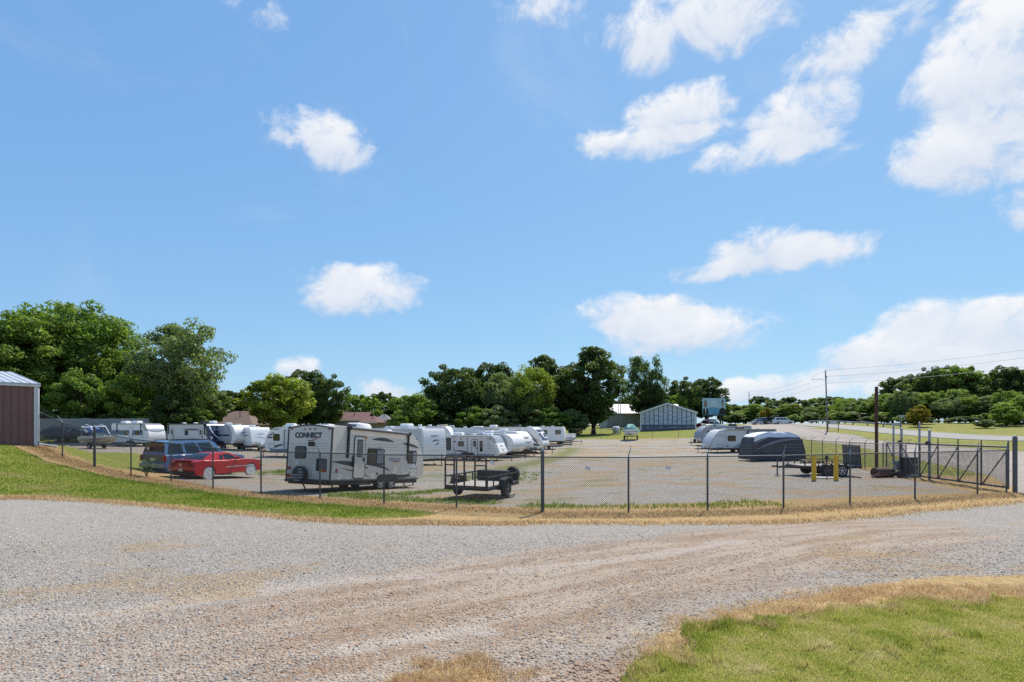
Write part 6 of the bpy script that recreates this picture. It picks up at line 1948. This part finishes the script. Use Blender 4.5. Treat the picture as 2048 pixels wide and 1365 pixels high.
# ------------------------------------------------------------------ open trailers
def utility_trailer():
    yaw = R(66); o = at(930, 1003); e = empty('utility_trailer', o + Vector((0, .35, 0)), yaw, 'black utility trailer with tall open ramp gate and bleached deck', 'trailer')
    L, W_, zd = 3.0, 1.86, .50
    bm = M['blackmetal']
    fr = P()
    for y in (-W_ / 2, W_ / 2): fr.box((L / 2, y, zd - .06), (L, .06, .12))
    for x in (0, L / 2, L): fr.box((x, 0, zd - .061), (.06, W_ - .062, .116))
    fr.build('frame', bm, e)
    n = 9
    for k in range(n): P().box((L / 2, -W_ / 2 + .12 + k * (W_ - .24) / (n - 1), zd + .018), (L - .08, (W_ - .24) / (n - 1) - .012, .035)).build('deck_board', M['deck'], e)
    for y in (-W_ / 2, W_ / 2):
        P().box((L / 2, y, zd + .40), (L, .045, .045)).build('side_rail', bm, e)
        for x in (.02, .55, 1.1, 1.7, 2.3, L - .02): P().box((x, y, zd + .20), (.04, .04, .36)).build('rail_stake', bm, e)
    P().box((L, 0, zd + .40), (.045, W_ - .05, .045)).build('front_rail', bm, e)
    P().box((L - .28, .1, zd + .26), (.45, 1.45, .40)).build('tool_box', M['black'], e, bevel=.02)
    g = empty('ramp_gate', (-.03, 0, zd), 0); g.parent = e
    hh = 1.14
    for y in (-.90, -.42, .05, .50, .90): P().box((0, y, hh / 2), (.045, .055, hh)).build('gate_upright', bm, g)
    for z, y0, y1 in ((.04, -.9, .9), (.42, .50, .9), (.42, -.9, -.42), (.86, .5, .9), (.86, -.9, -.42), (hh, -.9, .9)): P().box((0, (y0 + y1) / 2, z), (.04, y1 - y0, .045)).build('gate_bar', bm, g)
    for sy in (-1, 1):
        wheel(e, 1.35, sy * (W_ / 2 + .17), .33, .2, 'dkgrey', out=sy)
        P().prism([(.88, .50), (.98, .74), (1.2, .82), (1.5, .82), (1.72, .74), (1.82, .50), (1.78, .50), (1.68, .70), (1.48, .77), (1.22, .77), (1.02, .70), (.92, .50)], sy * (W_ / 2 + .05), sy * (W_ / 2 + .30)).build('fender', bm, e)
    P().box((1.35, 0, .34), (.1, W_ + .1, .1)).build('axle', bm, e)
    for y in (-1, 1): P().box((L + .45, y * .32, zd - .06), (1.15, .06, .1), rz=-y * .55).build('tongue_bar', bm, e)
    P().box((L + 1.05, 0, zd - .05), (.3, .1, .1)).build('coupler', bm, e)
    sp = P().lathe_y((0, 0, 0), [(.18, -.1), (.31, -.1), (.33, -.06), (.33, .06), (.31, .1), (.18, .1)], 20).build('spare_tyre', M['rubber'], e, smooth=True, loc=(L + .12, -.62, zd + .30)); sp.rotation_euler = (0, 0, R(75))
    P().lathe_y((0, 0, 0), [(.19, -.04), (.19, .03), (.05, .05), (.01, .05)], 14).build('rim', M['dkgrey'], sp)
    P().box((1.6, -W_ / 2 - .25, .07), (.5, .2, .14)).build('wheel_chock', M['deck'], e)


utility_trailer()


def flatbed_trailer():
    yaw = R(181); p = at(1650, 953); e = empty('flatbed_trailer', p + Vector((.2, .6, 0)), yaw, 'black tandem-axle flatbed trailer with upright ramp behind the yellow bollards', 'trailer')
    bm = M['blackmetal']; zd = .62; L = 3.5; W_ = 1.9
    fr = P()
    for y in (-W_ / 2, W_ / 2): fr.box((0, y, zd - .07), (L, .07, .12))
    for x in (-L / 2, 0, L / 2): fr.box((x, 0, zd - .072), (.06, W_ - .072, .116))
    fr.build('frame', bm, e)
    n = 9
    for k in range(n): P().box((0, -W_ / 2 + .12 + k * (W_ - .24) / (n - 1), zd + .015), (L - .05, (W_ - .24) / (n - 1) - .012, .03)).build('deck_board', M['deck'], e)
    for y in (-W_ / 2, W_ / 2):
        P().box((.1, y, zd + .30), (L - .2, .05, .05)).build('side_rail', bm, e)
        for x in (-1.4, -.8, .0, .8, 1.2, 1.6): P().box((x, y, zd + .14), (.05, .05, .28)).build('rail_stake', bm, e)
    for x in (-.45, .38):
        for sy in (-1, 1):
            wheel(e, x, sy * (W_ / 2 + .15), .36, .22, 'rim' if x < 0 else 'dkgrey', out=sy)
            P().prism([(x + .43 * math.cos(R(a)), .38 + .43 * math.sin(R(a))) for a in range(10, 171, 20)] + [(x + .40 * math.cos(R(a)), .38 + .40 * math.sin(R(a))) for a in range(170, 9, -20)], sy * (W_ / 2 + .04), sy * (W_ / 2 + .28)).build('fender', bm, e)
        P().box((x, 0, .37), (.1, W_ + .1, .1)).build('axle', bm, e)
    g = empty('ramp_gate', (-L / 2 - .05, 0, zd - .05), 0); g.parent = e; g.rotation_euler = (0, R(4), R(-3))
    for k in range(6): P().box((0, -.86 + k * .344, .62), (.06, .06, 1.25)).build('ramp_bar', bm, g)
    for z in (.02, .62, 1.24): P().box((0, 0, z), (.07, 1.78, .06)).build('ramp_rail', bm, g)
    for k in range(5): P().box((.02, -.69 + k * .344, .62), (.012, .26, 1.15)).build('ramp_sheet', M['galvdark'], g)
    for y in (-1, 1): P().box((L / 2 + .5, y * .34, zd - .1), (1.25, .06, .1), rz=-y * .58).build('tongue_bar', bm, e)
    P().tube([(L / 2 + 1.0, 0, .05), (L / 2 + 1.0, 0, 1.0)], .04, 8).box((L / 2 + 1.0, 0, .03), (.2, .2, .04)).build('jack', bm, e)
    P().box((L / 2 + 1.15, 0, zd - .06), (.35, .1, .1)).build('coupler', bm, e)


flatbed_trailer()


def lawn_roller():
    p = at(1762, 955); e = empty('lawn_roller', p, R(10), 'rusty drum lawn roller lying beside the gate operator', 'roller'); e.scale = (.82, .82, .82)
    rings = [[(x, r * math.cos(2 * math.pi * k / 18), .34 + r * math.sin(2 * math.pi * k / 18)) for k in range(18)] for x, r in ((-.55, .30), (-.55, .34), (.55, .34), (.55, .30))]
    P().loft(rings).build('drum', M['rust'], e, smooth=True)
    fr = P()
    fr.tube([(-.62, 0, .34), (-.62, -.55, .34), (-1.5, -.75, .10)], .035, 6).tube([(.62, 0, .34), (.62, -.55, .34), (-1.4, -.75, .10)], .035, 6).tube([(-.62, -.55, .36), (.62, -.55, .36), (1.1, -.5, .52)], .03, 6)
    fr.build('tow_frame', M['redpole'], e)
    wheel(e, .75, -.1, .30, .2, 'rust', out=-1, n=14)
    wheel(e, .95, -.55, .26, .18, 'rust', out=-1, n=14)


lawn_roller()
